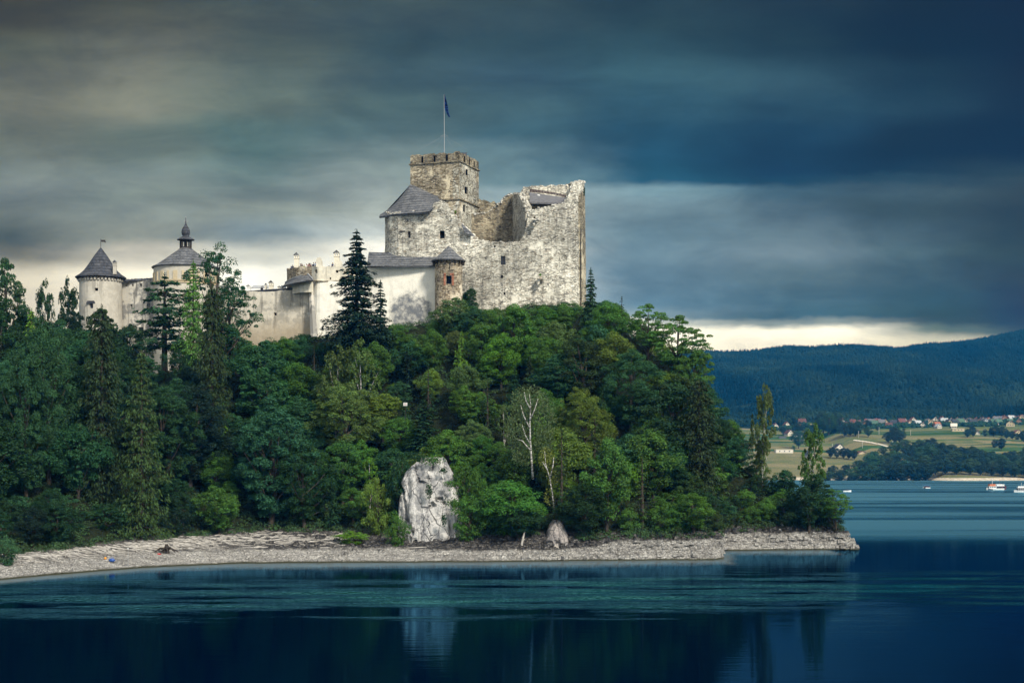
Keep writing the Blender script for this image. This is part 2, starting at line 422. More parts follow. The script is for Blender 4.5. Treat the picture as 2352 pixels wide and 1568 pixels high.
    for o in ops:
        dep = min(odep, thick*.7); c = []
        for s_ in (o[0], o[1]):
            X_, Y_ = np.interp(s_, S, P[:, 0]), np.interp(s_, S, P[:, 1])
            i = int(np.argmin(np.abs(np.array(sl)-s_))); bb = batter*max(0, zmax-(o[2]+o[3])/2)
            c.append((X_+nx[i]*bb, Y_+ny[i]*bb, X_-nx[i]*(dep-bb), Y_-ny[i]*(dep-bb)))
        (ax, ay, ax2, ay2), (bx, by, bx2, by2) = c; z0, z1 = o[2], o[3]
        for q in (((ax, ay, z0), (ax2, ay2, z0), (ax2, ay2, z1), (ax, ay, z1)), ((bx, by, z0), (bx, by, z1), (bx2, by2, z1), (bx2, by2, z0)),
                  ((ax, ay, z1), (ax2, ay2, z1), (bx2, by2, z1), (bx, by, z1)), ((ax, ay, z0), (bx, by, z0), (bx2, by2, z0), (ax2, ay2, z0))):
            n = len(V); V += list(q); Fc.append((n, n+1, n+2, n+3))
        panes.append((ax2, ay2, bx2, by2, z0, z1, o[4]))
    ob = mesh(name, V, Fc, mat, parent)
    for (ax, ay, bx, by, z0, z1, kind) in panes:
        if kind == 'niche':
            mb = MB(); mb.quad((ax, ay, z0), (bx, by, z0), (bx, by, z1), (ax, ay, z1)); mb.build('niche', mat, parent); continue
        mb = MB(); mb.quad((ax, ay, z0), (bx, by, z0), (bx, by, z1), (ax, ay, z1))
        wo_ = mb.build(wname, M_glass if kind == 'glass' else M_hole_shade, parent)
        if kind == 'glass':
            fb = MB(); L = math.hypot(bx-ax, by-ay); rz = math.atan2(by-ay, bx-ax); cx_, cy_ = (ax+bx)/2, (ay+by)/2; off = -.06
            ox, oy = math.sin(rz)*.06, -math.cos(rz)*.06
            fb.box((cx_+ox, cy_+oy, (z0+z1)/2), (.09, .06, z1-z0), rz); fb.box((cx_+ox*1.3, cy_+oy*1.3, z0+(z1-z0)*.6), (L, .06, .08), rz)
            fb.build('frame', M_wood, wo_)
    if coping is not None:      # broken line of mortar-white stones on the ruined top edge
        cb = MB()
        for i in range(len(sl)-1):
            for k in range(2):
                f = (k+random.random())/2; X_ = Xs[i]+(Xs[i+1]-Xs[i])*f; Y_ = Ys[i]+(Ys[i+1]-Ys[i])*f; Z_ = top[i]+(top[i+1]-top[i])*f
                dn = -random.random()*thick*.8
                cb.box((X_+nx[i]*(dn+.05), Y_+ny[i]*(dn+.05), Z_+.02+random.random()*.1), (.3+random.random()*.4, .3+random.random()*.35, .22+random.random()*.28), random.random()*3, .8)
        tag(cb.build('coping_stones', coping, parent), kind='stuff')
    return ob
def circ(cx, cy, r, n=40, a0=0., a1=2*math.pi):
    return [(cx-r*math.cos(a0+(a1-a0)*i/n), cy-r*math.sin(a0+(a1-a0)*i/n)) for i in range(n+1)]
def topline(pts):
    """pts in picture units -> ztop(X,Y)"""
    xs = [p[0] for p in pts]; ys = [p[1] for p in pts]
    return lambda X, Y: wz(np.interp(CX+F*X/Y, xs, ys), Y)
# ------------------------------------------------------------------ THE CASTLE
random.seed(3)
# --- great ruined upper castle
def pl(pts): return [(wx(a, Y), Y) for a, Y in pts]
t_ruin = thing('ruined_castle', (wx(1180, 340), 340, wz(690, 338)), 'huge ruined upper castle with ragged grey stone wall dipping in the middle', 'castle')
front = pl([(890.5, 362), (885.5, 352), (887, 347), (896, 343), (915, 341), (960, 339.5), (1060, 338), (1200, 336.5), (1300, 336), (1322, 336.5), (1334, 338.5), (1341, 342), (1342, 352), (1338, 366)])
ftop = topline([(880, 491), (986, 486), (990.8, 481), (1000, 468), (1010, 461.4), (1020, 467), (1030, 474.6), (1046.8, 497.6), (1060, 515), (1073, 526), (1086.4, 539), (1096, 550), (1106, 553.7), (1130, 556), (1162, 558.6), (1192, 557), (1197, 550), (1201.7, 543.8), (1208, 530.6), (1211, 505), (1212, 487.8), (1228, 481), (1245, 477), (1261, 474.6), (1285, 470), (1294, 468), (1302, 458), (1307.2, 444.9), (1313, 430), (1318.8, 421.8), (1328, 418.5), (1342, 420)])
ops = [(936.5, 943.5, 532, 546.5, 'glass'), (1010, 1021.5, 530, 548), (1150, 1161, 588, 608, 'glass'), (1150.5, 1155.5, 631.5, 639), (1327.5, 1332, 540.5, 549),
       (1225.5, 1229, 497.5, 502.5), (1134.5, 1138.5, 563.5, 568.5), (1307, 1309.5, 574.5, 577.5), (1156.5, 1161, 671, 677), (968, 970.5, 494.5, 498)]
wall('wall', M_ruin, front, ftop, wz(770, 338), t_ruin, ops, 2.2, .5, .16, .30, M_coping, batter=.008, dz=.6)
wall('corner_strip', M_keep, [(a+.10, b-.06) for a, b in pl([(1331, 337.4), (1334, 338.4), (1341, 342), (1342, 352), (1338, 366)])], topline([(1325, 447), (1350, 440)]), wz(770, 338), t_ruin, [], .5, .5, .10, .5, None, batter=.012)  # thin skin of browner stone added over the wall's right corner
# inner walls of the roofless hall
back = pl([(1010, 352.5), (1040, 353), (1180, 356)])
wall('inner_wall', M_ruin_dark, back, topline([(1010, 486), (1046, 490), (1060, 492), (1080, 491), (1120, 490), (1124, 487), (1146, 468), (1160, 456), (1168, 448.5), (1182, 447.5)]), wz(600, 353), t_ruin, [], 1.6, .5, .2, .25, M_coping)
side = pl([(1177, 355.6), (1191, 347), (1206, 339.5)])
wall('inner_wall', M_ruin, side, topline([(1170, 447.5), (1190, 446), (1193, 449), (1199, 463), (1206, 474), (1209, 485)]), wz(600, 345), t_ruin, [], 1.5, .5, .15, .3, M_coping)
# tall stub and far rear walls of the upper castle
wall('rear_wall', M_ruin, pl([(1185, 358), (1218, 357), (1224, 359)]), topline([(1185, 447), (1195, 446), (1200, 433), (1206, 431.5), (1218, 431), (1220, 446), (1224, 447)]), wz(560, 357), t_ruin, [], 1.6, .5, .12, .2, M_coping)
wall('rear_wall', M_ruin, pl([(1216, 364), (1262, 366.5), (1320, 366)]), topline([(1216, 432), (1230, 428.5), (1262, 428), (1300, 427), (1322, 426)]), wz(560, 365), t_ruin, [(1302.5, 1306.5, 441.5, 450)], 1.6, .5, .12, .2, M_coping)
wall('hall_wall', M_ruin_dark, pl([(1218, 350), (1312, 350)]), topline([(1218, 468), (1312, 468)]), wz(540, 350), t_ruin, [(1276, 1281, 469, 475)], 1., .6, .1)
mb = MB()          # lean-to roof with boarded dark band above it
A, B, C_, D_ = wpos(1217.5, 464, 348.6), wpos(1304, 466.5, 348.6), wpos(1306, 455, 353), wpos(1216.5, 442, 356)
mb.quad(A, B, C_, D_); dn = Vector((0, 0, -.35))
mb.quad(*[tuple(Vector(q)+dn) for q in (D_, C_, B, A)]); mb.quad(A, tuple(Vector(A)+dn), tuple(Vector(B)+dn), B)
mb.quad(A, D_, tuple(Vector(D_)+dn), tuple(Vector(A)+dn))
M_lean = plain('grey_boards', (.13, .13, .14), .8, .2, .3)
mb.build('lean_to_roof', M_lean, t_ruin)
mb = MB(); n = 26
for i in range(n):
    f0, f1 = i/n, (i+.86)/n
    def bp(f, up): 
        xx = 1217+f*90; yb = 441.5+f*13; 
        return wpos(xx, yb-up*(7-3*f)-2.5*math.sin(f*3.14), 356.6-f*3)
    q = [bp(f0, 0), bp(f1, 0), bp(f1, 1), bp(f0, 1)]; mb.quad(*q); mb.quad(*[(a[0], a[1]+.12, a[2]) for a in q[::-1]])
mb.build('boarding', plain('rusty_boards', (.075, .05, .05), .8, .2, .5), t_ruin)
mb = MB(); mb.quad(wpos(1234, 450.0, 353.6), wpos(1240, 451, 353.5), wpos(1241, 449.6, 353.8), wpos(1235, 448.6, 353.9)); sk = mb.build('skylight', M_whitepaint, t_ruin); sk.location.z += .14
mb = MB(); mb.tube([wpos(1219.5, 466, 348), wpos(1220.5, 485, 348)], .09); mb.build('drainpipe', M_wood, t_ruin)
# ruined latrine consoles and a shrub shelf
for (cx_, cy_) in ((1230, 505), (1241, 640)):
    mb = MB(); Yc = 334.9
    c = wpos(cx_, cy_, Yc); mb.box(c, (1.4, 1.7, .3)); mb.box((c[0]-.35, c[1]+.2, c[2]-.75), (.5, 1.2, 1.2), 0, .8); mb.build('console', M_coping, t_ruin)
# scrap of shingle roof clinging to the broken edge
mb = MB(); a, b, c, d = wpos(1060, 512, 337.2), wpos(1066, 532, 336.4), wpos(1090, 541, 336.2), wpos(1083, 534, 337.4)
mb.quad(a, b, c, d); mb.quad(*[(q[0], q[1], q[2]-.25) for q in (d, c, b, a)]); mb.quad(b, (b[0], b[1], b[2]-.25), (c[0], c[1], c[2]-.25), c); mb.build('broken_roof', M_shingle, t_ruin)
# white lintel patch beside the small west window
mb = MB(); mb.box(tuple(np.add(wpos(925.5+2, 531.5, 340.6), (0, -.15, 0))), (1.9, .25, .22)); mb.build('lintel', M_wood, t_ruin)
# brick and grey mound of the collapsed north wing
t_m = thing('ruined_wing', (wx(1115, 366), 366, wz(500, 366)), 'low dark overgrown stone ruin between the square tower and the hall wall', 'ruin')
wall('wall', M_ruin_dark, pl([(1092, 372), (1120, 371), (1150, 371)]), topline([(1092, 460), (1100, 457.5), (1110, 461), (1120, 463), (1127, 465), (1134, 464.5), (1142, 467), (1150, 470)]), wz(560, 370), t_m, [], 2.5, .4, .3, .5)
mb = MB(); mb.box(wpos(1112, 485, 362), (5.4, 1.2, .45)); mb.box(wpos(1112, 488.5, 362.3), (5.2, .8, .6)); mb.build('parapet', M_ruin_dark, t_m)

# --- wing roof (hipped shingle roof at the left end of the ruin)
t_wr = thing('wing_roof', wpos(945, 486, 345), 'steep grey wooden shingle hip roof leaning against the square tower', 'roof')
ev = [(986.5, 485.0, 337.0), (975, 487, 337.3), (960, 488.5, 338.0), (945, 489, 338.7), (930, 490, 339.4), (912, 491.5, 340.6), (895, 493.5, 342.6), (880, 496, 345.5), (871, 497, 349.5), (873, 493, 354.5), (884, 488, 360)]
Pk = wpos(942.4, 424, 350.5); Q = wpos(999, 436.5, 352); Rr = wpos(1019, 459.5, 341.5)
V = [wpos(*e) for e in ev]; nE = len(V); rows = 10; mb = MB()
def bell(a, b, f, sag=.9):
    p = Vector(a).lerp(Vector(b), f); p.z -= sag*math.sin(math.pi*f)*.9; return tuple(p)
for i in range(nE-1):
    for k in range(rows):
        f0, f1 = k/rows, (k+1)/rows
        mb.quad(bell(V[i], Pk, f0), bell(V[i+1], Pk, f0), bell(V[i+1], Pk, f1), bell(V[i], Pk, f1))
for k in range(rows):
    f0, f1 = k/rows, (k+1)/rows
    mb.quad(bell(Rr, Q, f0), bell(V[0], Pk, f0), bell(V[0], Pk, f1), bell(Rr, Q, f1))
mb.quad(V[-1], Pk, Q, wpos(1005, 470, 362))
Vd = [(q[0]*.9985, q[1]+.35, q[2]-.38) for q in V]
for i in range(nE-1): mb.quad(V[i], V[i+1], Vd[i+1], Vd[i]); mb.quad(Vd[i], Vd[i+1], wpos(940, 492, 350), wpos(940, 492, 350))
mb.build('roof_shell', M_shingle, t_wr)

# --- square keep
random.seed(5)
Yk = 347.; kx = wx(1055, Yk)
th = R(20); s_l = 11.9; s_r = 11.9
cL = (kx-s_l*math.cos(th), Yk+s_l*math.sin(th)); cR = (kx+s_r*math.sin(th), Yk+s_r*math.cos(th)); cB = (cL[0]+s_r*math.sin(th), cL[1]+s_r*math.cos(th))
t_k = thing('square_tower', ((cL[0]+cR[0])/2, (cL[1]+cR[1])/2, wz(490, Yk)), 'tall square brown stone keep with slotted parapet and flagpole on top', 'tower')
ktop = wz(348.5, Yk); kled = wz(371, Yk)
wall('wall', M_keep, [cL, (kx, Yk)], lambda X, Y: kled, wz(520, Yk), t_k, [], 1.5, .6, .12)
wall('wall', M_keep_lit, [(kx, Yk), cR], lambda X, Y: kled, wz(520, Yk), t_k, [(1069.5, 1074.8, 389, 403), (1067, 1073, 429, 445.5), (1063.5, 1068.5, 471.5, 487)], 1.5, .6, .06, odep=.10)
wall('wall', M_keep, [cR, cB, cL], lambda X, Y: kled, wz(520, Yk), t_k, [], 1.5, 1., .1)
# parapet: merlons with narrow slots between
def side_slots(a, b, n, parent, mat, first=.5):
    a = np.array(a); b = np.array(b); L = np.hypot(*(b-a)); d = (b-a)/L; nn = np.array((d[1], -d[0])); rz = math.atan2(d[1], d[0])
    w_ = L/n; z0, z1 = kled+.18, ktop
    for i in range(n):
        g = .42; s0, s1 = i*w_+(g/2 if i else 0), (i+1)*w_-(g/2 if i < n-1 else 0)
        mb = MB(); m_ = 8
        for q in range(m_):
            u0, u1 = s0+(s1-s0)*q/m_, s0+(s1-s0)*(q+1)/m_; hh = (z1-z0)+random.uniform(-.28, .12)
            c = a+d*((u0+u1)/2)-nn*.45; mb.box((c[0], c[1], z0+hh/2), (u1-u0+.002*q, .9, hh), rz)
        mb.build('merlon', mat, parent)
    for i in range(n+1):
        c = a+d*min(max(i*w_, .5), L-.5)+nn*.03
        if 0 < i < n: mb = MB(); mb.box((c[0], c[1], z0+.85), (.44, .12, 1.35), rz); mb.build('slit_shade', M_hole_shade, parent)  # dark box over the slot stands in for the shade inside
    c = a+d*(L/2)-nn*.47; mb = MB(); mb.box((c[0], c[1], z0+.5), (L-.1, .8, 1.), rz); mb.build('parapet', mat, parent)
    c = a+d*(L/2)-nn*.3; mb = MB(); mb.box((c[0], c[1], kled+.08), (L+.5, 1.15, .26), rz); mb.build('string_course', M_ruin_dark, parent)
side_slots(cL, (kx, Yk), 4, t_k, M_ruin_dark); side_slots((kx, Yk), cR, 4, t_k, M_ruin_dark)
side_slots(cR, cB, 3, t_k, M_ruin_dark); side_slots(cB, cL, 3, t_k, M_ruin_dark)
mb = MB(); z2 = wz(456.5, Yk)
for a, b in (((kx, Yk), cR), (cL, (kx, Yk))):
    a = np.array(a); b = np.array(b); c = (a+b)/2; rz = math.atan2(*(b-a)[::-1]); mb.box((c[0]+.02, c[1]-.05, z2), (np.hypot(*(b-a))+.35, .5, .3), rz)
mb.build('string_course', M_ruin_dark, t_k)
mb = MB(); mb.quad((cL[0], cL[1], kled), (kx, Yk, kled), (cR[0], cR[1], kled), (cB[0], cB[1], kled)); mb.build('platform', M_ruin_dark, t_k)
# stair hatch roof peeping over the parapet
hx, hy = wx(1063, 352), 352.; mb = MB(); z0 = ktop-.3
for sgn in (-1, 1):
    mb.quad((hx-1.9, hy-1.3*0, z0+1.0), (hx+.9, hy, z0+1.1), (hx+.9, hy+sgn*1.3, z0), (hx-1.9, hy+sgn*1.3, z0))
mb.tri((hx+.9, hy, z0+1.1), (hx+.9, hy-1.3, z0), (hx+.9, hy+1.3, z0)); mb.box((hx-.5, hy, z0-.5), (2.4, 2.2, 1.2)); mb.build('hatch_roof', M_shingle_dark, t_k)
# flagpole, stays and flag
fx, fy = wx(1020.5, 352), 352.
t_f = thing('flagpole', (fx, fy, kled), 'tall thin white flagpole with wire stays on the square keep', 'flagpole')
mb = MB(); mb.tube([(fx, fy, kled), (fx, fy, wz(309, 352)), (fx-.05, fy, wz(217, 352))], [.075, .06, .04], 6); mb.build('pole', M_metal, t_f)
mb = MB()
for dx, dy in ((-6.2, -.5), (-1.9, -3), (5.2, -2), (2.2, -4)): mb.tube([(fx, fy, wz(312, 352)), (fx+dx*.98, fy+dy, wz(347, 352))], .011, 3)
mb.tube([(fx-.9, fy, wz(314, 352)), (fx, fy, wz(309, 352)), (fx+.9, fy, wz(314, 352))], .03, 4); mb.build('stay_wires', M_metal, t_f)
t_fl = thing('flag', (fx, fy, wz(222, 352)), 'limp dark blue flag hanging from the flagpole', 'flag')
mb = MB(); prof = [(217, 1020.6, 1021.2), (224, 1020.8, 1023.4), (234, 1020.8, 1026.2), (244, 1020.8, 1028.6), (249, 1021.2, 1029), (255, 1023.6, 1029.4), (262, 1026.4, 1031), (269, 1030.5, 1034)]
g = []
for k, (py_, xa, xb) in enumerate(prof):
    r_ = []
    for i in range(6):
        f = i/5; r_.append(wpos(xa+(xb-xa)*f, py_, 352+.22*math.sin(f*9+k*.8)))
    g.append(r_)
for k in range(len(g)-1):
    for i in range(5): mb.quad(g[k][i], g[k][i+1], g[k+1][i+1], g[k+1][i])
o = mb.build('cloth', plain('flag_blue', (.008, .03, .12), .8, .1, .2), t_fl, True)
sm = o.modifiers.new('thick', 'SOLIDIFY'); sm.thickness = .03

# --- white palace wall with long shingle roof
Yw = 334.5
t_w = thing('white_palace', (wx(925, 340), 340, wz(770, Yw)), 'long bright white plastered palace wing with sagging shingle roof', 'building')
M_whiteW = plaster_mat('white_plaster_mould', (.90, .87, .77), (.66, .62, .52), .22, blob=((wx(943, Yw)-wx(925, 340), -5.5, wz(725, Yw)-wz(770, Yw)), (5.0, 9, 5.0)))
wall('wall', M_whiteW, pl([(835, 337.5), (868, 336.2), (930, 335), (1003, 333.5)]), lambda X, Y: wz(612, Yw), wz(860, Yw), t_w, [], 1., .8, .06)
wall('side_wall', M_whiteW, [(wx(835, 352), 352), (wx(835, 337.5), 337.5)], lambda X, Y: wz(612, Yw), wz(790, Yw), t_w, [], 1., .8, .06)
mb = MB(); n = 24
def rp(f, g):   # f along, g 0 eave..1 ridge
    xx = 843+(1024-843)*f; ye = 609.5+1.2*math.sin(f*3.1); yr = 578.5-6*f**1.6+1.6*math.sin(f*6.3)
    Ye = 334.2-f*1.6; Yr = 344.-f*2.5
    sag = .45*math.sin(math.pi*g)
    p = Vector(wpos(xx, ye, Ye)).lerp(Vector(wpos(xx+4*(1-f), yr, Yr)), g); p.z -= sag; return tuple(p)
for i in range(n):
    for k in range(6): mb.quad(rp(i/n, k/6), rp((i+1)/n, k/6), rp((i+1)/n, (k+1)/6), rp(i/n, (k+1)/6))
    a, b = rp(i/n, 0), rp((i+1)/n, 0); mb.quad(a, (a[0], a[1]+.1, a[2]-.28), (b[0], b[1]+.1, b[2]-.28), b)
    mb.quad((a[0], a[1]+.1, a[2]-.28), (a[0], a[1]+1.2, a[2]-.1), (b[0], b[1]+1.2, b[2]-.1), (b[0], b[1]+.1, b[2]-.28))
    a, b = rp(i/n, 1), rp((i+1)/n, 1); mb.quad(a, b, (b[0], b[1]+8, b[2]-5), (a[0], a[1]+8, a[2]-5))
mb.tri(rp(0, 0), rp(0, 1), (rp(0, 1)[0], rp(0, 1)[1]+8, rp(0, 0)[2]))
mb.build('roof', M_shingle, t_w)
mb = MB(); mb.box(wpos(985, 571.6, 341.3), (15.8/2, .4, .3)); mb.build('ridge_cap', M_shingle_dark, t_w)

# --- small round turret
Yt = 331.5; tx_ = wx(1030.4, Yt); tr = 31.4*Yt/F
t_t = thing('round_turret', (tx_, Yt, wz(705, Yt)), 'small round brown stone turret with pointed shingle cap and square brick-framed window', 'turret')
wall('wall', M_turret, circ(tx_, Yt, tr, 44), lambda X, Y: wz(602, Yt), wz(740, Yt), t_t, [(1024.5, 1037, 633, 652), (1030.6, 1033.2, 612, 618.5)], .7, .5, .07, closed=True)
mb = MB(); c = wpos(1030.7, 642.5, Yt-tr-.02)
for (dx, dz_, w_, h_) in ((-.86, 0, .42, 2.3), (.86, 0, .42, 2.3), (0, 1.2, 2.1, .42)):
    mb.box((c[0]+dx, c[1]+.18, c[2]+dz_), (w_, .25, h_))
mb.build('window_surround', M_brick, t_t)
mb = MB(); ze, za = wz(598, Yt), wz(564.5, Yt)
mb.lathe(tx_, Yt, [(tr+.05, ze-.1), (tr+.75, ze-.28), (tr+.78, ze-.1), (tr*.86, ze+.78), (tr*.5, ze+1.75), (tr*.2, ze+2.6), (.02, za)], 20); mb.build('roof', M_shingle, t_t)
for k in range(18):
    mb = MB(); a = 2*math.pi*k/18; mb.box((tx_+(tr+.22)*math.cos(a), Yt+(tr+.22)*math.sin(a), ze-.62), (.55, .28, .75), a, 1.); mb.build('corbel', M_wood, t_t)

# --- terrace bastion
Yb = 339.
t_b = thing('terrace_bastion', (wx(735, 342), 342, wz(770, Yb)), 'pale plastered bastion with viewing terrace and broken merlons full of visitors', 'bastion')
zt = lambda X, Y: wz(611.5, Yb)
wall('wall', M_terrace, pl([(716, 341), (730, 339.3), (800, 338.6), (850, 338.4)]), topline([(716, 611), (780, 612), (850, 611)]), wz(646, Yb), t_b, [(723, 729, 619, 628), (771, 777, 620.5, 626.5), (757, 760.5, 637, 642)], 1.0, .5, .08, .25, None)
wall('lower_wall', M_white, pl([(716.5, 341.5), (718, 339.6), (730, 338.2), (800, 337.6), (850, 337.4)]), topline([(712, 647), (730, 645), (850, 645)]), wz(870, Yb), t_b, [], 2., .7, .1, .1, None, batter=.03)
mb = MB()
for i in range(24):
    px_ = 720+i*5.6; c = wpos(px_, 646-.4*math.sin(i), 338.1); mb.box((c[0], c[1]+.2, c[2]), (.62, .7, .25+random.random()*.15), random.random()*.2)
mb.build('string_course', M_ruin_dark, t_b)
wall('parapet', M_turret, pl([(716, 341), (700, 341.5), (680, 343.5), (664, 347), (659, 352), (660, 360)][::-1]), topline([(658, 618), (676, 614.5), (700, 613), (716, 611.5)]), wz(668, Yb), t_b, [], .8, .5, .1, .25)
mb = MB(); n0 = [wpos(660, 622, 350)[2]]
fl = [(wx(662, 352), 352), (wx(664, 347.5), 347.5), (wx(682, 344), 344), (wx(716, 342), 342), (wx(850, 340), 340), (wx(850, 358), 358), (wx(662, 358), 358)]
mb.v = [(a, b, wz(617, 342)) for a, b in fl]; mb.f = [tuple(range(len(fl)))]; mb.build('terrace_floor', M_ruin_dark, t_b)
for (xa, xb, yt_) in ((726.8, 737.8, 590), (771.5, 784, 598)):
    wall('merlon', M_terrace, [(wx(xa-1, 339.4), 339.4), (wx(xb+1, 339.3), 339.3)], topline([(xa-2, yt_+22), (xa-.5, yt_+2), (xa+3, yt_), ((xa+xb)/2, yt_+1.5), (xb-1, yt_), (xb+.3, yt_+2), (xb+2, yt_+20)]), wz(613, 339.3), t_b, [], 1.0, .25, .04, .12)
# curved shingle roof over the bartizan
wall('bartizan', M_terrace, pl([(668, 345), (672, 341.5), (684, 339.3), (700, 338.3), (717, 337.8)]), topline([(668, 655), (690, 650), (717, 643)]), wz(672, Yb), t_b, [], .6, .5, .04)
mb = MB(); e_ = [(647, 657.5, 346), (652, 655.5, 342), (662, 653, 339), (675, 650, 337.2), (690, 647, 336.2), (705, 644.5, 335.8), (719, 642.8, 336)]
r_ = [(655, 649.5, 349), (660, 646, 347), (668, 642, 345), (679, 637.5, 343.5), (690, 634, 342.5), (700, 631.3, 341.8), (708, 629.6, 341.3)]
for i in range(6):
    for k in range(4):
        mb.quad(bell(wpos(*e_[i]), wpos(*r_[i]), k/4, .25), bell(wpos(*e_[i+1]), wpos(*r_[i+1]), k/4, .25), bell(wpos(*e_[i+1]), wpos(*r_[i+1]), (k+1)/4, .25), bell(wpos(*e_[i]), wpos(*r_[i]), (k+1)/4, .25))
    a, b = wpos(*e_[i]), wpos(*e_[i+1]); mb.quad(a, b, (b[0], b[1]+.8, b[2]-.3), (a[0], a[1]+.8, a[2]-.3))
mb.tri(wpos(*e_[6]), wpos(718, 641.5, 341), wpos(*r_[6])); mb.build('bartizan_roof', M_shingle, t_b)
mb = MB(); mb.tube([tuple(np.add(wpos(*q), (0, 0, .1))) for q in r_]+[wpos(719, 641.5, 338)], .14, 5); mb.build('roof_flashing', M_metal, t_b)

def chimney(name, px_, ytop, ybot, wpx, Yc, label, cap='gable', group=None, mat=None):
    c = wpos(px_, ybot, Yc); wd = wpx*Yc/F; h = wz(ytop, Yc)-c[2]
    t = thing(name, c, label, 'chimney', group); mt = mat or M_terrace
    mb = MB(); mb.box((c[0], c[1], c[2]+h*.3), (wd*.86, wd*.8, h*.6), 0, .97); mb.box((c[0], c[1], c[2]+h*.62), (wd, wd*.95, h*.05))
    for dx in (-.36, 0, .36):
        for dy in (-.34, .34): mb.box((c[0]+dx*wd, c[1]+dy*wd, c[2]+h*.73), (.16*wd, .16*wd, h*.18))
    mb.build('shaft', mt, t)
    mb = MB(); z0 = c[2]+h*.82; o_ = wd*.58
    for sx in (-1, 1):
        mb.quad((c[0], c[1]-o_, c[2]+h), (c[0], c[1]+o_, c[2]+h), (c[0]+sx*o_, c[1]+o_, z0), (c[0]+sx*o_, c[1]-o_, z0))
    mb.tri((c[0], c[1]-o_*.9, c[2]+h-.03), (c[0]-o_*.85, c[1]-o_*.9, z0), (c[0]+o_*.85, c[1]-o_*.9, z0)); mb.build('cap', M_shingle if cap == 'gable' else mt, t)
    return t
chimney('chimney', 681.5, 580, 616, 12, 349.5, 'tallest pale chimney with dark cap rising from the viewing terrace')
chimney('chimney', 773.5, 575, 612, 13.5, 356, 'white gabled chimney behind the terrace, beside the big spruce')
chimney('chimney', 623, 644, 676, 11, 352, 'white chimney with grey gable cap behind the stained curtain wall', group='small chimneys behind the curtain wall')
G_ch = 'small chimneys behind the curtain wall'
chimney('chimney', 571, 654, 674, 9.5, 353, 'stubby white chimney at the left end of the curtain wall, beside the tall tree', group=G_ch, mat=M_whitepaint)
chimney('chimney', 642, 656.5, 674, 8, 351, 'small white chimney with black pot, under the curved bastion roof', group=G_ch)
chimney('chimney', 611, 650, 674, 6, 353, 'thin pale chimney left of the gabled one', group=G_ch)
t_h = thing('outbuilding', wpos(594, 678, 358), 'low white gabled roofs of a courtyard building just showing over the curtain wall', 'building')
for px_, w_ in ((592, 2.8), (609, 1.8), (651, 1.4)):
    c = wpos(px_, 662, 358); mb = MB(); mb.box((c[0], c[1], c[2]-1.5), (w_, 2, 3)); mb.build('wall', M_whitepaint, t_h)
    mb = MB(); mb.quad((c[0]-w_*.55, c[1]-1.1, c[2]), (c[0]+w_*.55, c[1]-1.1, c[2]), (c[0]+w_*.4, c[1]+1, c[2]+.8), (c[0]-w_*.4, c[1]+1, c[2]+.8)); mb.build('roof', M_metal, t_h)

# --- long stained curtain wall
t_c = thing('curtain_wall', (wx(620, 343), 343, wz(775, 343)), 'long stained cream curtain wall with two small windows, between the chapel tower and bastion', 'wall')
wall('wall', M_curtain, pl([(420, 350), (520, 347), (620, 343.5), (700, 341), (717, 340.4)]), topline([(420, 672), (560, 668.5), (620, 667), (686, 665), (697, 661), (705, 656.5), (712, 652), (718, 649)]), wz(930, 343), t_c,
     [(629.5, 636, 718, 724.5, 'glass'), (572.5, 578.5, 719.5, 726.5, 'glass')], 1.2, .7, .09, .15, None, batter=.02)
mb = MB(); pts = [(420, 671), (560, 667.7), (620, 666.2), (686, 664.2), (697, 660), (705, 655.5), (712, 651), (718, 648)]
mb.tube([(wx(a, 343), {420: 350, 560: 345.8}.get(a, 343.5-(a-620)/700*18), wz(b, 343)) for a, b in pts], .3, 4); mb.build('coping', M_shingle_dark, t_c)
# buttress pilaster at the joint
mb = MB(); a = wpos(714, 655, 339.9); b = wpos(722, 775, 337.5)
mb.tube([a, ((a[0]+b[0])/2, (a[1]+b[1])/2, (a[2]+b[2])/2), b], [.45, .65, .9], 6); mb.build('buttress', M_peel, t_c)

# --- round tower on the left
Yr_ = 352.; rx_ = wx(231.5, Yr_); rr = 47.6*Yr_/F
t_r = thing('round_tower', (rx_, Yr_, wz(870, Yr_)), 'stout round plastered tower with dark bell-shaped shingle roof at the left end', 'tower')
wall('wall', M_tower, circ(rx_, Yr_, rr, 52), lambda X, Y: wz(641, Yr_), wz(900, Yr_), t_r, [(217.5, 225.5, 661, 668), (205.5, 214, 696.5, 708, 'glass')], .9, .7, .06, closed=True, batter=.01)
mb = MB(); ze, za = wz(637, Yr_), wz(568, Yr_); ro = 57.5*Yr_/F; H_ = za-ze
mb.lathe(rx_, Yr_, [(rr, ze-.25), (ro-.05, ze-.22), (ro, ze), (ro*.83, ze+H_*.09), (ro*.66, ze+H_*.22), (ro*.52, ze+H_*.38), (ro*.38, ze+H_*.56), (ro*.24, ze+H_*.74), (ro*.10, ze+H_*.90), (.05, za)], 22); mb.build('roof', M_shingle_dark, t_r)
for k in range(40):
    mb = MB(); a = 2*math.pi*k/40; mb.box((rx_+(rr+.16)*math.cos(a), Yr_+(rr+.16)*math.sin(a), ze-.75), (.4, .42, .55), a, 1.); mb.build('corbel', M_tower, t_r)
for k in range(16):
    mb = MB(); a = 2*math.pi*(k+.4)/16; mb.box((rx_+(rr+.3)*math.cos(a), Yr_+(rr+.3)*math.sin(a), ze-.42), (.6, .25, .45), a, 1.); mb.build('rafter_end', M_wood, t_r)
c = wpos(209.5, 694, Yr_-rr*.93); mb = MB(); mb.box((c[0], c[1]-.15, c[2]), (2.1, .7, .6), 0, .75); mb.build('window_hood', M_shingle_dark, t_r)
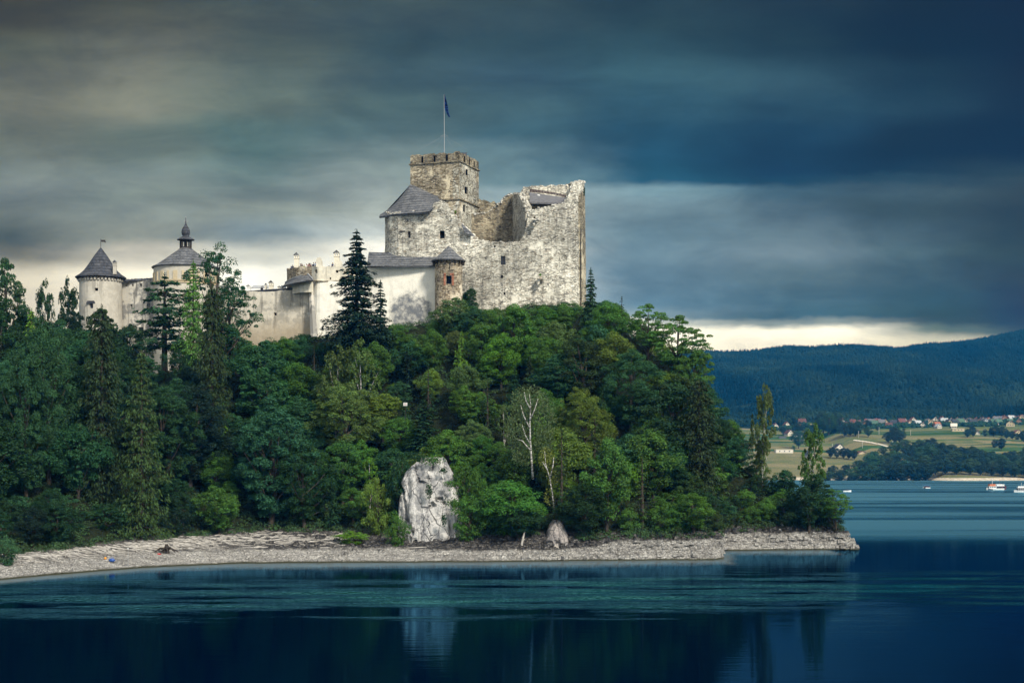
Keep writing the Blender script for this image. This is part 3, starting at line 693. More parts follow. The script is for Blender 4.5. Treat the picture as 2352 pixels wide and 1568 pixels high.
c = wpos(234.7, 567, Yr_); mb = MB(); mb.tube([(rx_, Yr_, za-.3), (rx_, Yr_, za+1.9)], .06, 5)
for q in ((0, 1.5), (.7, 1.1)): pass
mb.box((rx_+.55, Yr_, za+1.45), (.95, .05, .45)); mb.box((rx_+1.0, Yr_, za+1.2), (.25, .05, .3)); mb.build('weathervane', M_wood, t_r)
ct = chimney('chimney', 263.8, 597.5, 630, 8.5, Yr_-3.4, 'slim plastered chimney standing on the dark round tower roof', mat=M_tower)

# --- peeling wall between the towers
t_p = thing('connecting_wall', (wx(316, 353), 353, wz(880, 353)), 'tall peeling plaster wall with niches between the round tower and the chapel tower', 'wall')
wall('wall', M_peel, pl([(276, 354), (300, 353), (357, 352)]), topline([(276, 646), (300, 644.5), (330, 642.5), (357, 640)]), wz(910, 353), t_p,
     [(287.5, 293, 646.5+3.5, 655+3.5, 'niche'), (302.5, 307, 645+7, 655+3, 'niche'), (321, 326.5, 651, 659.5, 'niche'), (299, 304.5, 698.5, 709, 'niche'), (337, 344.5, 697, 708, 'niche'),
      (318, 329.5, 751, 772, 'glass'), (283, 289.5, 753, 764, 'glass')], 1., .6, .07, .1)
mb = MB()
for i in range(60):
    px_ = 280+i*1.28; c = wpos(px_, 644.5-(px_-280)*.055, 352.6); mb.box((c[0], c[1]+.5, c[2]), (.5, 1.4, .22+random.random()*.4), random.random()*.4, .8)
mb.build('coping', M_shingle_dark, t_p)

# --- round chapel tower with lantern
Yc_ = 351.5; cx0 = wx(426.7, Yc_); cr = 72.5*Yc_/F
t_ch = thing('chapel_tower', (cx0, Yc_, wz(880, Yc_)), 'wide round chapel tower with painted frieze, conical shingle roof and onion lantern with cross', 'tower')
wall('wall', M_chapel, circ(cx0, Yc_, cr, 60), lambda X, Y: wz(618, Yc_), wz(910, Yc_), t_ch, [(381, 391.5, 738, 757, 'glass')], 1., .8, .04, closed=True)
mb = MB(); zs = wz(637.5, Yc_-cr)
mb.lathe(cx0, Yc_, [(cr+.02, zs-1.15), (cr+.18, zs-1.1), (cr+.2, zs-.85), (cr+.06, zs-.8), (cr+.24, zs-.6), (cr+.26, zs-.35), (cr+.02, zs-.3)], 56)
mb.build('cornice', M_ochre, t_ch)
zf0, zf1 = zs-.3, wz(618, Yc_-cr)-.2
for k in range(26):
    mb = MB(); a = 2*math.pi*k/26; w_ = .95 if k % 2 else .5
    mb.box((cx0+(cr+.05)*math.cos(a), Yc_+(cr+.05)*math.sin(a), (zf0+zf1)/2), (.2, w_, zf1-zf0), a); mb.build('pilaster', M_ochre, t_ch)
mb = MB(); c = wpos(386, 758, Yc_-cr*.92); mb.box((c[0], c[1]-.6, c[2]), (1.5, .5, .14)); mb.build('window_sill', M_whitepaint, t_ch)
ze, za = wz(615, Yc_), wz(571, Yc_); ro = 77*Yc_/F; H_ = za-ze; lr = 13.5*Yc_/F
mb = MB(); mb.lathe(cx0, Yc_, [(cr, ze-.3), (ro, ze-.2), (ro, ze), (ro*.86, ze+H_*.12), (ro*.62, ze+H_*.42), (ro*.42, ze+H_*.68), (ro*.25, ze+H_*.9), (lr*1.05, ze+H_*1.0), (.1, ze+H_*1.02)], 24); mb.build('roof', M_shingle, t_ch)
z0 = za-.4; z1 = wz(551, Yc_)
ln_ = MB()
for k in range(8):
    a = 2*math.pi*(k+.5)/8; ln_.tube([(cx0+lr*.92*math.cos(a), Yc_+lr*.92*math.sin(a), z0), (cx0+lr*.92*math.cos(a), Yc_+lr*.92*math.sin(a), z1)], .16, 5)
ln_.lathe(cx0, Yc_, [(lr, z0), (lr, z0+.7), (lr*.9, z0+.75)], 8, R(22.5)); ln_.lathe(cx0, Yc_, [(lr, z1-.3), (lr, z1)], 8, R(22.5)); ln_.lathe(cx0, Yc_, [(.35, z0), (.35, z1)], 6)
lant = ln_.build('lantern', M_wood, t_ch)
mb = MB(); q = 351.5/F
mb.lathe(cx0, Yc_, [(lr*.9, z1-.1), (20*q, z1-.05), (20*q, z1+.08), (13*q, z1+.5), (7.5*q, z1+.75), (7.2*q, z1+.9), (8.5*q, z1+1.1), (10*q, z1+1.7), (9.3*q, z1+2.2), (7*q, z1+2.7), (3.4*q, z1+3.2), (1.7*q, z1+3.7), (.9*q, z1+4.4), (.5*q, z1+5)], 16)
mb.build('onion_dome', M_shingle_dark, lant)
zc = z1+4.9; mb = MB(); zt_ = wz(501, Yc_); mb.tube([(cx0, Yc_, zc-.3), (cx0, Yc_, zt_)], .05, 4)
mb.box((cx0, Yc_, zt_-.75), (1.1, .07, .09)); mb.box((cx0, Yc_, zt_-.35), (.3, .07, .07)); mb.lathe(cx0, Yc_, [(.01, zc+.05), (.16, zc+.2), (.01, zc+.35)], 8); mb.build('cross', M_metal, lant)

# --- visitors on the terrace
def person(px_, yhead, Yp, shirt, pants, hair, label, lean=0., turn=0., long_hair=False, arms='down'):
    zh = wz(yhead, Yp); H = 1.72; c = Vector((wx(px_, Yp), Yp, zh-H))
    t = thing('person', c, label, 'person', 'visitors on the castle terrace')
    sk = [(0, 0, .93), (0, 0, 1.12), (0, 0, 1.36), (0, 0, 1.47), (0, -.01, 1.56), (0, -.02, 1.66),
          (.19, 0, 1.38), (.25, -.04, 1.12), (.24, -.20, .92), (.24, -.27, .86), (-.19, 0, 1.38), (-.25, -.04, 1.12), (-.24, -.20, .92), (-.24, -.27, .86),
          (.10, 0, .86), (.11, -.03, .47), (.11, .02, .07), (.11, -.14, .03), (-.10, 0, .86), (-.11, -.03, .47), (-.11, .02, .07), (-.11, -.14, .03)]
    if arms == 'up': sk[8] = (.14, -.24, 1.28); sk[9] = (.06, -.26, 1.44); sk[12] = (-.14, -.24, 1.28); sk[13] = (-.06, -.26, 1.44)
    ed = [(0, 1), (1, 2), (2, 3), (3, 4), (4, 5), (2, 6), (6, 7), (7, 8), (8, 9), (2, 10), (10, 11), (11, 12), (12, 13), (0, 14), (14, 15), (15, 16), (16, 17), (0, 18), (18, 19), (19, 20), (20, 21)]
    rad = [(.15, .11), (.14, .10), (.17, .11), (.06, .06), (.085, .10), (.08, .095), (.065, .065), (.05, .05), (.04, .04), (.035, .02), (.065, .065), (.05, .05), (.04, .04), (.035, .02),
           (.095, .1), (.065, .065), (.045, .05), (.045, .03), (.095, .1), (.065, .065), (.045, .05), (.045, .03)]
    cr_, sr_ = math.cos(turn), math.sin(turn)
    P = [((a+lean*(z_-.9))*cr_-b*sr_, (a+lean*(z_-.9))*sr_+b*cr_, z_) for a, b, z_ in sk]
    def skin(name, vi, grow, mat, par):
        me = bpy.data.meshes.new(name); mp = {v: i for i, v in enumerate(vi)}
        me.from_pydata([P[v] for v in vi], [(mp[a], mp[b]) for a, b in ed if a in mp and b in mp], []); me.materials.append(mat)
        o = bpy.data.objects.new(name, me); COL.objects.link(o); o.parent = par
        s_ = o.modifiers.new('skin', 'SKIN'); s_.use_smooth_shade = True
        for i, v in enumerate(vi): me.skin_vertices[0].data[i].radius = (rad[v][0]*grow, rad[v][1]*grow)
        me.skin_vertices[0].data[0].use_root = True
        su = o.modifiers.new('sub', 'SUBSURF'); su.levels = 1; su.render_levels = 1
        return o
    body = skin('body', list(range(22)), 1., plain('skin_tone', (.27, .17, .12), .7), t)
    skin('shirt', [2, 1, 0, 6, 7, 10, 11], 1.16, plain('cloth_%d' % (hash(shirt) % 99991), shirt, .9, .1), t)
    skin('trousers', [0, 14, 15, 16, 18, 19, 20], 1.14, plain('cloth_%d' % (hash(pants) % 99991), pants, .9, .1), t)
    mb = MB(); hp = Vector(P[5]); pr = [(.03, .115), (.085, .09), (.112, .03), (.108, -.04)]+([(.12, -.16), (.11, -.28), (.05, -.34)] if long_hair else [(.09, -.08)])
    cc = c+hp+Vector((.02*sr_, .03*cr_+.01, 0)); mb.lathe(cc.x, cc.y, [(a, cc.z+b) for a, b in pr[::-1]], 10); mb.build('hair', plain('hair_%d' % (hash(hair) % 99991), hair, .6), t, True)
    return t
BLK = (.02, .02, .025); WHT = (.7, .7, .68); BLU = (.06, .13, .35); LBL = (.3, .45, .65); PNK = (.25, .14, .14); RED = (.4, .06, .05); GRN = (.35, .5, .1); BRN = (.07, .04, .025); BLD = (.35, .24, .12); JEAN = (.05, .08, .16)
ppl = [(667, 611, 351.0, WHT, JEAN, BLD, 'blond person in white at the far left corner of the terrace'),
 (671.5, 609, 350.4, BLU, BLK, BRN, 'person in blue just left of the tall terrace chimney'),
 (673.8, 611.5, 349.8, BLU, JEAN, BRN, 'shorter person in blue, half hidden by the tall terrace chimney'),
 (690.3, 605.5, 345.4, BLK, JEAN, BRN, 'person in black right beside the tall terrace chimney'),
 (694.0, 605.0, 343.8, BLK, BLK, BRN, 'large person in black t-shirt leaning on the stone parapet'),
 (698.6, 608.5, 343.5, GRN, JEAN, BLD, 'short person in yellow-green behind the parapet'),
 (703.3, 606.5, 343.2, WHT, JEAN, BRN, 'person in white among the terrace group'),
 (707.5, 604.5, 343.2, PNK, BLK, BRN, 'long-haired person in pink leaning forward over the parapet'),
 (711.5, 604.8, 343.6, PNK, JEAN, BRN, 'person with dark hair and bare arms in the middle of the group'),
 (714.5, 606.5, 342.6, BLK, BLK, BLK, 'person in dark top next to the backpack wearer'),
 (720.5, 603.2, 341.6, BLU, JEAN, BLK, 'person with black backpack and blue shirt'),
 (725.0, 602.2, 341.6, LBL, BLK, BRN, 'person in light blue t-shirt sitting beside the tall broken merlon'),
 (748.5, 613.2, 341.4, BLK, BLK, BLK, 'dark head just showing above the wall right of the merlon'),
 (755.0, 610.2, 341.3, JEAN, BLK, BLK, 'person in dark blue low behind the wall between the merlons'),
 (759.6, 611.5, 341.3, PNK, BLK, BLD, 'short person in pink left of the tall person in navy'),
 (763.6, 603.2, 341.2, (.04, .07, .18), JEAN, BLD, 'tall person in navy dress between the merlons'),
 (771.0, 605.2, 341.1, WHT, JEAN, BRN, 'person in white taking a photo beside the right merlon')]
for i, a in enumerate(ppl):
    person(*a[:7], lean=[.25, .1, 0, .15, -.1, 0, .1][i % 7], turn=[.6, -.5, 1.2, -1.4, .2, 2.4, -.2][i % 7], long_hair=(i in (7, 8, 15)), arms='up' if i in (5, 16) else 'down')
bp_ = wpos(719.0, 609.5, 341.4); tb = thing('backpack', bp_, 'black backpack worn by the visitor in blue on the terrace', 'backpack')
mb = MB(); mb.lathe(bp_[0], bp_[1]-.22, [(.02, bp_[2]-.3), (.17, bp_[2]-.28), (.19, bp_[2]-.05), (.17, bp_[2]+.18), (.02, bp_[2]+.26)], 10, sy=.6); mb.build('bag', plain('bag_black', (.015, .015, .02), .8), tb, True)
# ------------------------------------------------------------------ LAND AND WATER
SH = [(0,1331),(110,1320),(330,1303),(549,1293),(861,1291),(1100,1290),(1325,1287),(1600,1285),(1664,1283)]
SX = [-150., -100., -78.]; SY = [120., 176., 199.]
for a, b in SH:
    Y = CAMZ*F/(b-HOR); SX.append(wx(a, Y)); SY.append(Y)
SX += [36.0, 37.6, 45, 54, 62.6, 64.2]; SY += [266., 278.5, 280.5, 281.5, 281.8, 286.]
XT = 63.2
BX = [-140, -30, 10, 30, 45, 55, 60, 64.2]; BY = [520, 460, 410, 350, 315, 300, 292, 286.5]
ZX = [-160, -127, -108, -95, -81, -62, -40, -27, -16, -8, 15.6, 22, 30, 37, 40, 44, 48, 55, 60, 64]
ZZ = [26, 28, 30, 31, 33, 37, 42, 43.5, 45.5, 47.5, 48, 43, 35, 28.5, 24, 17.5, 14, 8, 5.2, 3.4]
WX = [-140, -105, -85, -68, -55, -40, -22, -15, -6, 3, 12, 20, 34, 38, 64]
WW = [20, 23, 24, 26, 27, 27, 24, 20, 13, 8, 6, 6.5, 6, 4.6, 4.2]
YR_X = [-160, 20, 39, 55, 64]; YR_Y = [330, 328, 312, 294, 288]
def land_z(X, Y, noise_=True):
    ys = np.interp(X, SX, SY)+(.9*mnoise.noise(Vector((X*.13, 2.2, 0)))+.5*mnoise.noise(Vector((X*.7, 5.5, 0)))+.25*mnoise.noise(Vector((X*2.4, 8, 0))) if noise_ else 0); yb = np.interp(X, BX, BY); zr = np.interp(X, ZX, ZZ); wd = np.interp(X, WX, WW); yr = np.interp(X, YR_X, YR_Y)
    u = Y-ys; ztop = np.interp(X, [-75, -45], [2.3, 3.9])
    if u < wd: z = ztop*u/wd if u > 0 else u*.25
    else:
        t = min(1., (u-wd)/max(8., yr-ys-wd))
        f = .62*t+.38*(t*t*(3-2*t)); z = ztop+(zr-ztop)*f
        if X > 18: z = ztop+(zr-ztop)*min(1, 1.25*f)
    z = min(z, (yb-Y)*.8, (XT-X)*1.15+.0)
    if noise_:
        n = mnoise.noise(Vector((X*.09, Y*.09, 1))); 
        if u > wd: z += n*1.6*min(1, (u-wd)/10)+.5*mnoise.noise(Vector((X*.4, Y*.4, 5)))*min(1, (u-wd)/5)
        else:
            e = min(1., max(0, u/1.5))
            z += e*(.22*mnoise.noise(Vector((X*.35, Y*.5, 2)))+.16*mnoise.noise(Vector((X*.9, Y*1.6, 7)))+.10*mnoise.noise(Vector((X*2.3, Y*3.1, 9))))
            st = .34; zz_ = z/st; fl_ = math.floor(zz_); z = z*.45+.55*(fl_+min(1, (zz_-fl_)*1.7))*st   # ledges
    return z
cols = list(np.arange(-150, -60, .8))+list(np.arange(-60, 64.3, .42)); offs = list(np.arange(-4, 30, .38))+list(np.arange(30, 110, 2.))+list(np.arange(110, 260, 8.))
V = []; Fc = []
for X in cols:
    ys = np.interp(X, SX, SY)
    for o in offs:
        Y = ys+o; V.append((X, Y, max(land_z(X, Y), -1.2)))
nO = len(offs)
for i in range(len(cols)-1):
    for j in range(nO-1):
        a = i*nO+j; Fc.append((a, a+nO, a+nO+1, a+1))
m, t, b = newmat('ground_mix', .95, .1)
g = t.add('ShaderNodeNewGeometry'); P_ = g.outputs['Position']; z = t.sep(P_)[2]; N_ = t.sep(g.outputs['Normal'])[2]
nA = t.noise(P_, .25, 6, .65); nB = t.noise(P_, 1.6, 6, .7); nC = t.noise(P_, .05, 3)
v1 = t.voro(t.vmul(P_, (.9, 1.3, 2.2)), 2.6, 'DISTANCE_TO_EDGE'); vc = t.sep(t.voro(t.vmul(P_, (.9, 1.3, 2.2)), 2.6, 'F1', 'Color'))[0]
pale = t.ramp(t.m('ADD', t.m('MULTIPLY', vc, .5), t.m('MULTIPLY', nB, .5)), [(.25, (.26, .25, .235)), (.45, (.40, .385, .36)), (.7, (.55, .53, .49))])
pale = t.mix(t.mr(v1, .0, .09), (.15, .145, .135), pale)
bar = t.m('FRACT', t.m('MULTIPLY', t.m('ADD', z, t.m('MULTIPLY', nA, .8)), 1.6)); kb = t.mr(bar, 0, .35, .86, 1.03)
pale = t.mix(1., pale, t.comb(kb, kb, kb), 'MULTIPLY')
dk = t.ramp(t.m('ADD', t.m('MULTIPLY', vc, .5), t.m('MULTIPLY', nB, .5)), [(.3, (.028, .028, .03)), (.5, (.075, .072, .07)), (.75, (.17, .16, .15))])
dk = t.mix(t.mr(v1, .0, .08), (.012, .012, .012), dk)
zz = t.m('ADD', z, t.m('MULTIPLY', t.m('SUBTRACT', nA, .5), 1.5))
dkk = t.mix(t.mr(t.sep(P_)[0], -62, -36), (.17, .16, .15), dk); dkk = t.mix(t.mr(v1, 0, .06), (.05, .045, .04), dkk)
lf = t.mr(t.noise(t.vmul(P_, (.12, .3, .6)), 1., 6, .65), .36, .64, .70, 1.04); pale = t.mix(1., pale, t.comb(lf, lf, lf), 'MULTIPLY')
ck = t.voro(t.vadd(t.vmul(P_, (.35, .5, .9)), t.vmul(t.comb(nB, nA, nB), (.8, .8, .8))), 1., 'DISTANCE_TO_EDGE'); pale = t.mix(t.mr(ck, 0, .035), tuple((.20, .19, .175)), pale)
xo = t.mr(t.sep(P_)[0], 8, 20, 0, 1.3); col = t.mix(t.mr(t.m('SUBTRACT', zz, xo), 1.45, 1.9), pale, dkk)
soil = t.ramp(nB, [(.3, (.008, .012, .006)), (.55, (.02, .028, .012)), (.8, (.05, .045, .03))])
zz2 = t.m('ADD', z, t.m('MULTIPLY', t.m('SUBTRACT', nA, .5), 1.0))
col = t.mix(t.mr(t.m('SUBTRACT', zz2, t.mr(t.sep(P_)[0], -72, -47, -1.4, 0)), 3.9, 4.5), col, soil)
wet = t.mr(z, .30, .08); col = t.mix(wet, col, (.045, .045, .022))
t.put(b.inputs['Base Color'], col)
t.put(b.inputs['Normal'], t.bump(t.m('ADD', t.m('MULTIPLY', t.mr(v1, 0, .12), .6), t.m('ADD', nB, t.m('MULTIPLY', vc, .5))), .9, .25))
M_ground = m
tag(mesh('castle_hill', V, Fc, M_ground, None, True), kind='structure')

# lake
m, t, b = newmat('lake_water', .05, .5)
b.inputs['IOR'].default_value = 1.33; b.inputs['Specular IOR Level'].default_value = .5
P_ = t.add('ShaderNodeNewGeometry').outputs['Position']; s = t.sep(P_)
warp = t.m('MULTIPLY', t.m('SUBTRACT', t.noise(t.vmul(P_, (.010, .03, 0)), 1., 5, .6), .5), 44.)
edge_n = t.m('MULTIPLY', t.m('SUBTRACT', t.noise(t.vmul(P_, (.035, .10, 0)), 1., 6, .65), .5), 46.)
Yw_ = t.m('ADD', t.m('ADD', s[1], t.m('MULTIPLY', s[0], -.14)), t.m('ADD', t.m('MULTIPLY', warp, .35), edge_n))
ptch = t.noise(t.vmul(P_, (.035, .12, 0)), 1., 6, .7)
band = t.m('MULTIPLY', t.mr(Yw_, 150, 178), t.mr(Yw_, 222, 200))          # breeze-roughened strip in front of the shore
band = t.m('MULTIPLY', band, t.mr(ptch, .40, .60, .06, 1.))
band = t.m('POWER', band, 2.)
leftfade = t.mr(s[0], -75, 15, .35, 1.)
band = t.m('MULTIPLY', band, leftfade)
Yf = t.m('ADD', s[1], warp)
far = t.mr(Yf, 285, 345)                                                  # open lake beyond the point
st = t.noise(t.vmul(P_, (.0035, .020, 0)), 1., 4, .5, .4); slick = t.mr(st, .34, .60, .45, 1.)
far = t.m('MULTIPLY', far, slick)
rip = t.m('MAXIMUM', band, far)
fine = t.noise(t.vmul(P_, (1.3, .50, 0)), 1., 2, .5, .4)
mid = t.noise(t.vmul(P_, (.28, .9, 0)), 1., 4, .6)
swell = t.noise(t.vmul(P_, (.05, .5, 0)), 1., 3, .5)
h = t.m('ADD', t.m('MULTIPLY', fine, t.m('MULTIPLY', band, .42)), t.m('ADD', t.m('MULTIPLY', mid, .010), t.m('MULTIPLY', swell, .016)))
nrm = t.bump(h, 1., 1.)
t.n.remove(b)
fr_ = t.add('ShaderNodeFresnel'); fr_.inputs['IOR'].default_value = 1.33; t.put(fr_.inputs['Normal'], nrm)
sa = t.add('ShaderNodeAttribute'); sa.attribute_name = 'shore_reflection'          # pale reflection of the beach, painted into the water along the shore
shore_refl = t.mr(sa.outputs['Fac'], .05, .75, 0, 1.)
df = t.add('ShaderNodeBsdfDiffuse'); DC = lambda c: t.put(df.inputs[0], t.mix(shore_refl, c, (.24, .25, .23))); DC(t.mix(far, t.mix(band, (.0002, .003, .016), (.001, .032, .045)), (.003, .060, .088)))
gs = t.add('ShaderNodeBsdfGlossy'); t.put(gs.inputs['Color'], t.mix(far, t.mix(band, (.09, .31, .52), (.24, .80, .88)), (.34, .74, .90))); t.put(gs.inputs['Normal'], nrm)  # calm water tinted dark to paint in the vignette's fall-off
t.put(gs.inputs['Roughness'], t.m('ADD', .045, t.m('ADD', t.m('MULTIPLY', band, .03), t.m('MULTIPLY', far, .26))))
mx = t.add('ShaderNodeMixShader'); t.put(mx.inputs[0], fr_.outputs[0]); t.l.new(df.outputs[0], mx.inputs[1]); t.l.new(gs.outputs[0], mx.inputs[2])
t.l.new(mx.outputs[0], [n_ for n_ in t.n if n_.type == 'OUTPUT_MATERIAL'][0].inputs[0])
 
gx_ = [-3000, -400]+list(np.arange(-150, 80, 2.))+[120, 400, 3000]; gy_ = [10, 80]+list(np.arange(120, 300, 1.5))+[400, 1000, 1600]
V = [(a, c, 0) for a in gx_ for c in gy_]; ng = len(gy_); Fc = [(i*ng+j, (i+1)*ng+j, (i+1)*ng+j+1, i*ng+j+1) for i in range(len(gx_)-1) for j in range(ng-1)]
wat = mesh('lake', V, Fc, m); at_ = wat.data.attributes.new('shore_reflection', 'FLOAT', 'POINT')
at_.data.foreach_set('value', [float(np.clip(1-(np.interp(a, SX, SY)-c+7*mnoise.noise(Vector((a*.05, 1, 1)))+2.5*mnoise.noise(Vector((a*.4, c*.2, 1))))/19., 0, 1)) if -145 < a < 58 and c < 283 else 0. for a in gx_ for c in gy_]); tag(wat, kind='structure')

# ------------------------------------------------------------------ cliffs and rocks
def rock_mat(name, light, mid, dark, vert=.35, band=False):
    m, t, b = newmat(name, .95, .1); o = t.add('ShaderNodeTexCoord').outputs['Object']
    a = t.noise(t.vmul(o, (1, 1, vert)), .55, 8, .68, .3); c = t.noise(o, 2.6, 6, .72)
    col = t.ramp(t.m('ADD', t.m('MULTIPLY', a, .6), t.m('MULTIPLY', c, .4)), [(.40, dark), (.46, mid), (.54, light)])
    cr = t.voro(t.vadd(t.vmul(o, (.55, .55, .16)), t.vmul(t.add('ShaderNodeTexNoise').outputs['Color'], (.4, .4, .4))), 1., 'DISTANCE_TO_EDGE')
    col = t.mix(t.mr(cr, .0, .035), (.05, .05, .05), col)
    stn = t.noise(t.vadd(t.vmul(o, (.35, .35, .12)), (9, 0, 3)), 1., 6, .65); col = t.mix(t.m('MULTIPLY', t.mr(stn, .5, .62), .72), col, (.15, .155, .165))
    if band:     # pale silt deposit below the old water line
        zz = t.m('ADD', t.sep(t.add('ShaderNodeNewGeometry').outputs['Position'])[2], t.m('MULTIPLY', c, .7)); col = t.mix(t.mr(zz, 2.9, 2.3), col, t.mix(c, (.30, .27, .24), (.60, .55, .48)))
    t.put(b.inputs['Base Color'], col); t.put(b.inputs['Normal'], t.bump(t.m('ADD', a, t.m('MULTIPLY', c, .6)), 1., .5)); return m
M_cliff = rock_mat('limestone', (.56, .545, .52), (.36, .355, .35), (.11, .11, .12))
M_drock = rock_mat('weathered_rock', (.42, .38, .35), (.24, .22, .215), (.07, .065, .065), band=True)
M_drock2 = rock_mat('grey_limestone', (.50, .48, .45), (.32, .31, .29), (.09, .09, .09))
def crag(name, outline, Y0, Y1, mat, label, depth=7., amp=.8, cat='cliff', seed=0, nsl=9, group=None, vox=.2):
    """outline: [(x left, x right, y)] bottom to top in picture units; a bundle of leaning, split rock slabs fused into one mass"""
    rd = random.Random(seed+5)
    xm_ = sum(outline[0][:2])/2
    zt0 = land_z(wx(xm_, Y0), Y0, False)-.8; zb = min(wz(outline[0][2], Y0), zt0+.4)
    ys = [o[2] for o in outline][::-1]; xl = [o[0] for o in outline][::-1]; xr = [o[1] for o in outline][::-1]
    x0, x1 = outline[0][0], outline[0][1]; mb = MB(); rows_ = 3 if depth > 5 else 2
    for r_ in range(rows_):
        k = nsl-(rows_-1-r_)*max(1, nsl//5)
        for i in range(k):
            f = (i+.5+rd.uniform(-.22, .22))/k; px_ = x0+(x1-x0)*f; Yc = Y0+(Y1-Y0)*0+depth*(.12+.36*r_)+rd.uniform(-.4, .4)
            # how high does the outline allow this column to stand
            yy = next((y_ for y_, a_, c_ in zip(ys, xl, xr) if a_ <= px_ <= c_), ys[-1])
            ztop = wz(yy, Yc); hh = ztop-zb; hh *= (.62+.2*r_ if r_ < rows_-1 else 1.)*rd.uniform(.86, 1.0) if r_ < rows_-1 else rd.uniform(.93, 1.)
            wd = (x1-x0)/k*Yc/F*rd.uniform(.62, .85); dp = depth/rows_*rd.uniform(.55, .75); n = rd.choice((5, 6, 7)); ph = rd.uniform(0, 6.28)
            cxm = wx((x0+x1)/2, Yc); cx_ = wx(px_, Yc); lean = (cxm-cx_)*.14+rd.uniform(-.25, .25)*amp
            rad = [rd.uniform(.85, 1.2) for _ in range(n)]; n0 = len(mb.v); tops = [rd.uniform(-.9, .35)*amp for _ in range(n)]
            for j, (g, sc) in enumerate(((0, 1.18), (.3, 1.08), (.62, 1.), (.86, .86), (1., .5))):
                jx, jy = rd.uniform(-.12, .12)*amp, rd.uniform(-.12, .12)*amp
                for q in range(n):
                    an = ph+2*math.pi*q/n
                    mb.v.append((cx_+lean*g+jx+wd*sc*rad[q]*math.cos(an), Yc+jy+.35*g*depth*.25+dp*sc*rad[q]*math.sin(an), zb+hh*g+(tops[q] if j >= 3 else 0)*min(1, hh/4)))
            for j in range(4):
                for q in range(n): q2 = (q+1) % n; mb.f.append((n0+j*n+q, n0+j*n+q2, n0+(j+1)*n+q2, n0+(j+1)*n+q))
            mb.f.append(tuple(n0+4*n+q for q in range(n))); mb.f.append(tuple(n0+q for q in range(n))[::-1])
    c0 = (wx((x0+x1)/2, Y0), Y0+depth/2, zb)
    o = mb.build(name, mat, None, False, loc=c0)
    rm = o.modifiers.new('fuse', 'REMESH'); rm.mode = 'VOXEL'; rm.voxel_size = vox; rm.use_smooth_shade = False
    tx = bpy.data.textures.new('crag_relief', 'VORONOI'); tx.noise_scale = 1.1; tx.distance_metric = 'DISTANCE'; tx.weight_1 = -1; tx.weight_2 = 1
    dm = o.modifiers.new('relief', 'DISPLACE'); dm.texture = tx; dm.strength = .55*amp; dm.mid_level = .3
    tx2 = bpy.data.textures.new('crag_grain', 'CLOUDS'); tx2.noise_scale = .5; tx2.noise_depth = 4
    dm = o.modifiers.new('grain', 'DISPLACE'); dm.texture = tx2; dm.strength = .5*amp; dm.mid_level = .5
    return tag(o, label, cat, group)
def boulder(name, outline, Y0, Y1, mat, label, depth=7., amp=.8, cat='rock', seed=0):
    """outline: [(x left, x right, y)] bottom to top in picture units; one bulging boulder with real depth"""
    zb = wz(outline[0][2], Y0); c0 = (wx((outline[0][0]+outline[0][1])/2, Y0), Y0+depth/2, zb)
    nz, na = 46, 72; V = []; Fc = []; ys = [o[2] for o in outline]; T = np.linspace(0, 1, len(outline))
    for j in range(nz+1):
        f = j/nz; xl = np.interp(f, T, [o[0] for o in outline]); xr = np.interp(f, T, [o[1] for o in outline]); y_ = np.interp(f, T, ys)
        Yc = Y0+(Y1-Y0)*f; z = wz(y_, Yc); a_ = (xr-xl)/2*Yc/F; xc = wx((xl+xr)/2, Yc); dd = depth*(1-.35*f)
        if j == nz: a_ *= .3; dd *= .3
        for k in range(na):
            an = 2*math.pi*k/na; ca, sa = math.cos(an), math.sin(an)
            X = xc+a_*abs(ca)**.75*(1 if ca > 0 else -1); Yv = Yc+dd/2+dd/2*abs(sa)**.8*(1 if sa > 0 else -1)
            rib = abs(mnoise.noise(Vector((X*.42+seed, 1.5, z*.05+seed))))*2.; crk = max(0, 1-abs(mnoise.noise(Vector((X*.33+seed*2, .5, z*.10))))*14)
            n = .9*rib+.55*mnoise.noise(Vector((X*.5, Yv*.5, z*.30+seed)))+.35*mnoise.noise(Vector((X*1.4, Yv*1.4+seed, z*.9)))+.16*mnoise.noise(Vector((X*3.5, Yv*3.5, z*2.5)))-1.3*crk
            V.append((X+ca*n*amp*.5, Yv-n*amp*(1.3 if sa < 0 else -.4), z+amp*(.5*mnoise.noise(Vector((X*.5, Yv*.3, 4+seed)))+.3*mnoise.noise(Vector((X*1.4, Yv, 4))))*min(1, f*1.5)))
    for j in range(nz):
        for k in range(na):
            k2 = (k+1) % na; Fc.append((j*na+k, j*na+k2, (j+1)*na+k2, (j+1)*na+k))
    Fc.append(tuple(nz*na+k for k in range(na)))
    return tag(mesh(name, V, Fc, mat, None, False, loc=c0), label, cat)
boulder('cliff', [(912, 1066, 1247), (912, 1066, 1222), (913, 1062, 1190), (914, 1054, 1160), (916, 1048, 1130), (920, 1044, 1105), (930, 1036, 1085), (942, 1030, 1070), (958, 1022, 1058), (976, 1014, 1050)], 258.5, 264, M_cliff, 'tall white limestone cliff rising from the shore, streaked grey', 9, .75, 'cliff', 3)
boulder('rock', [(1236, 1345, 1289), (1243, 1328, 1272), (1249, 1316, 1256), (1253, 1308, 1240), (1256, 1302, 1222), (1262, 1294, 1205), (1272, 1286, 1193)], 251.5, 255.5, M_drock, 'smooth pointed dark rock standing at the water edge, banded pale below', 6, .16, 'rock', 3)
boulder('rock', [(1143, 1205, 1288), (1143, 1203, 1270), (1150, 1200, 1255), (1158, 1195, 1243)], 249.3, 252, M_ground, 'low blocky grey rock at the waterline below the bushes', 4, .4, 'rock', 9)
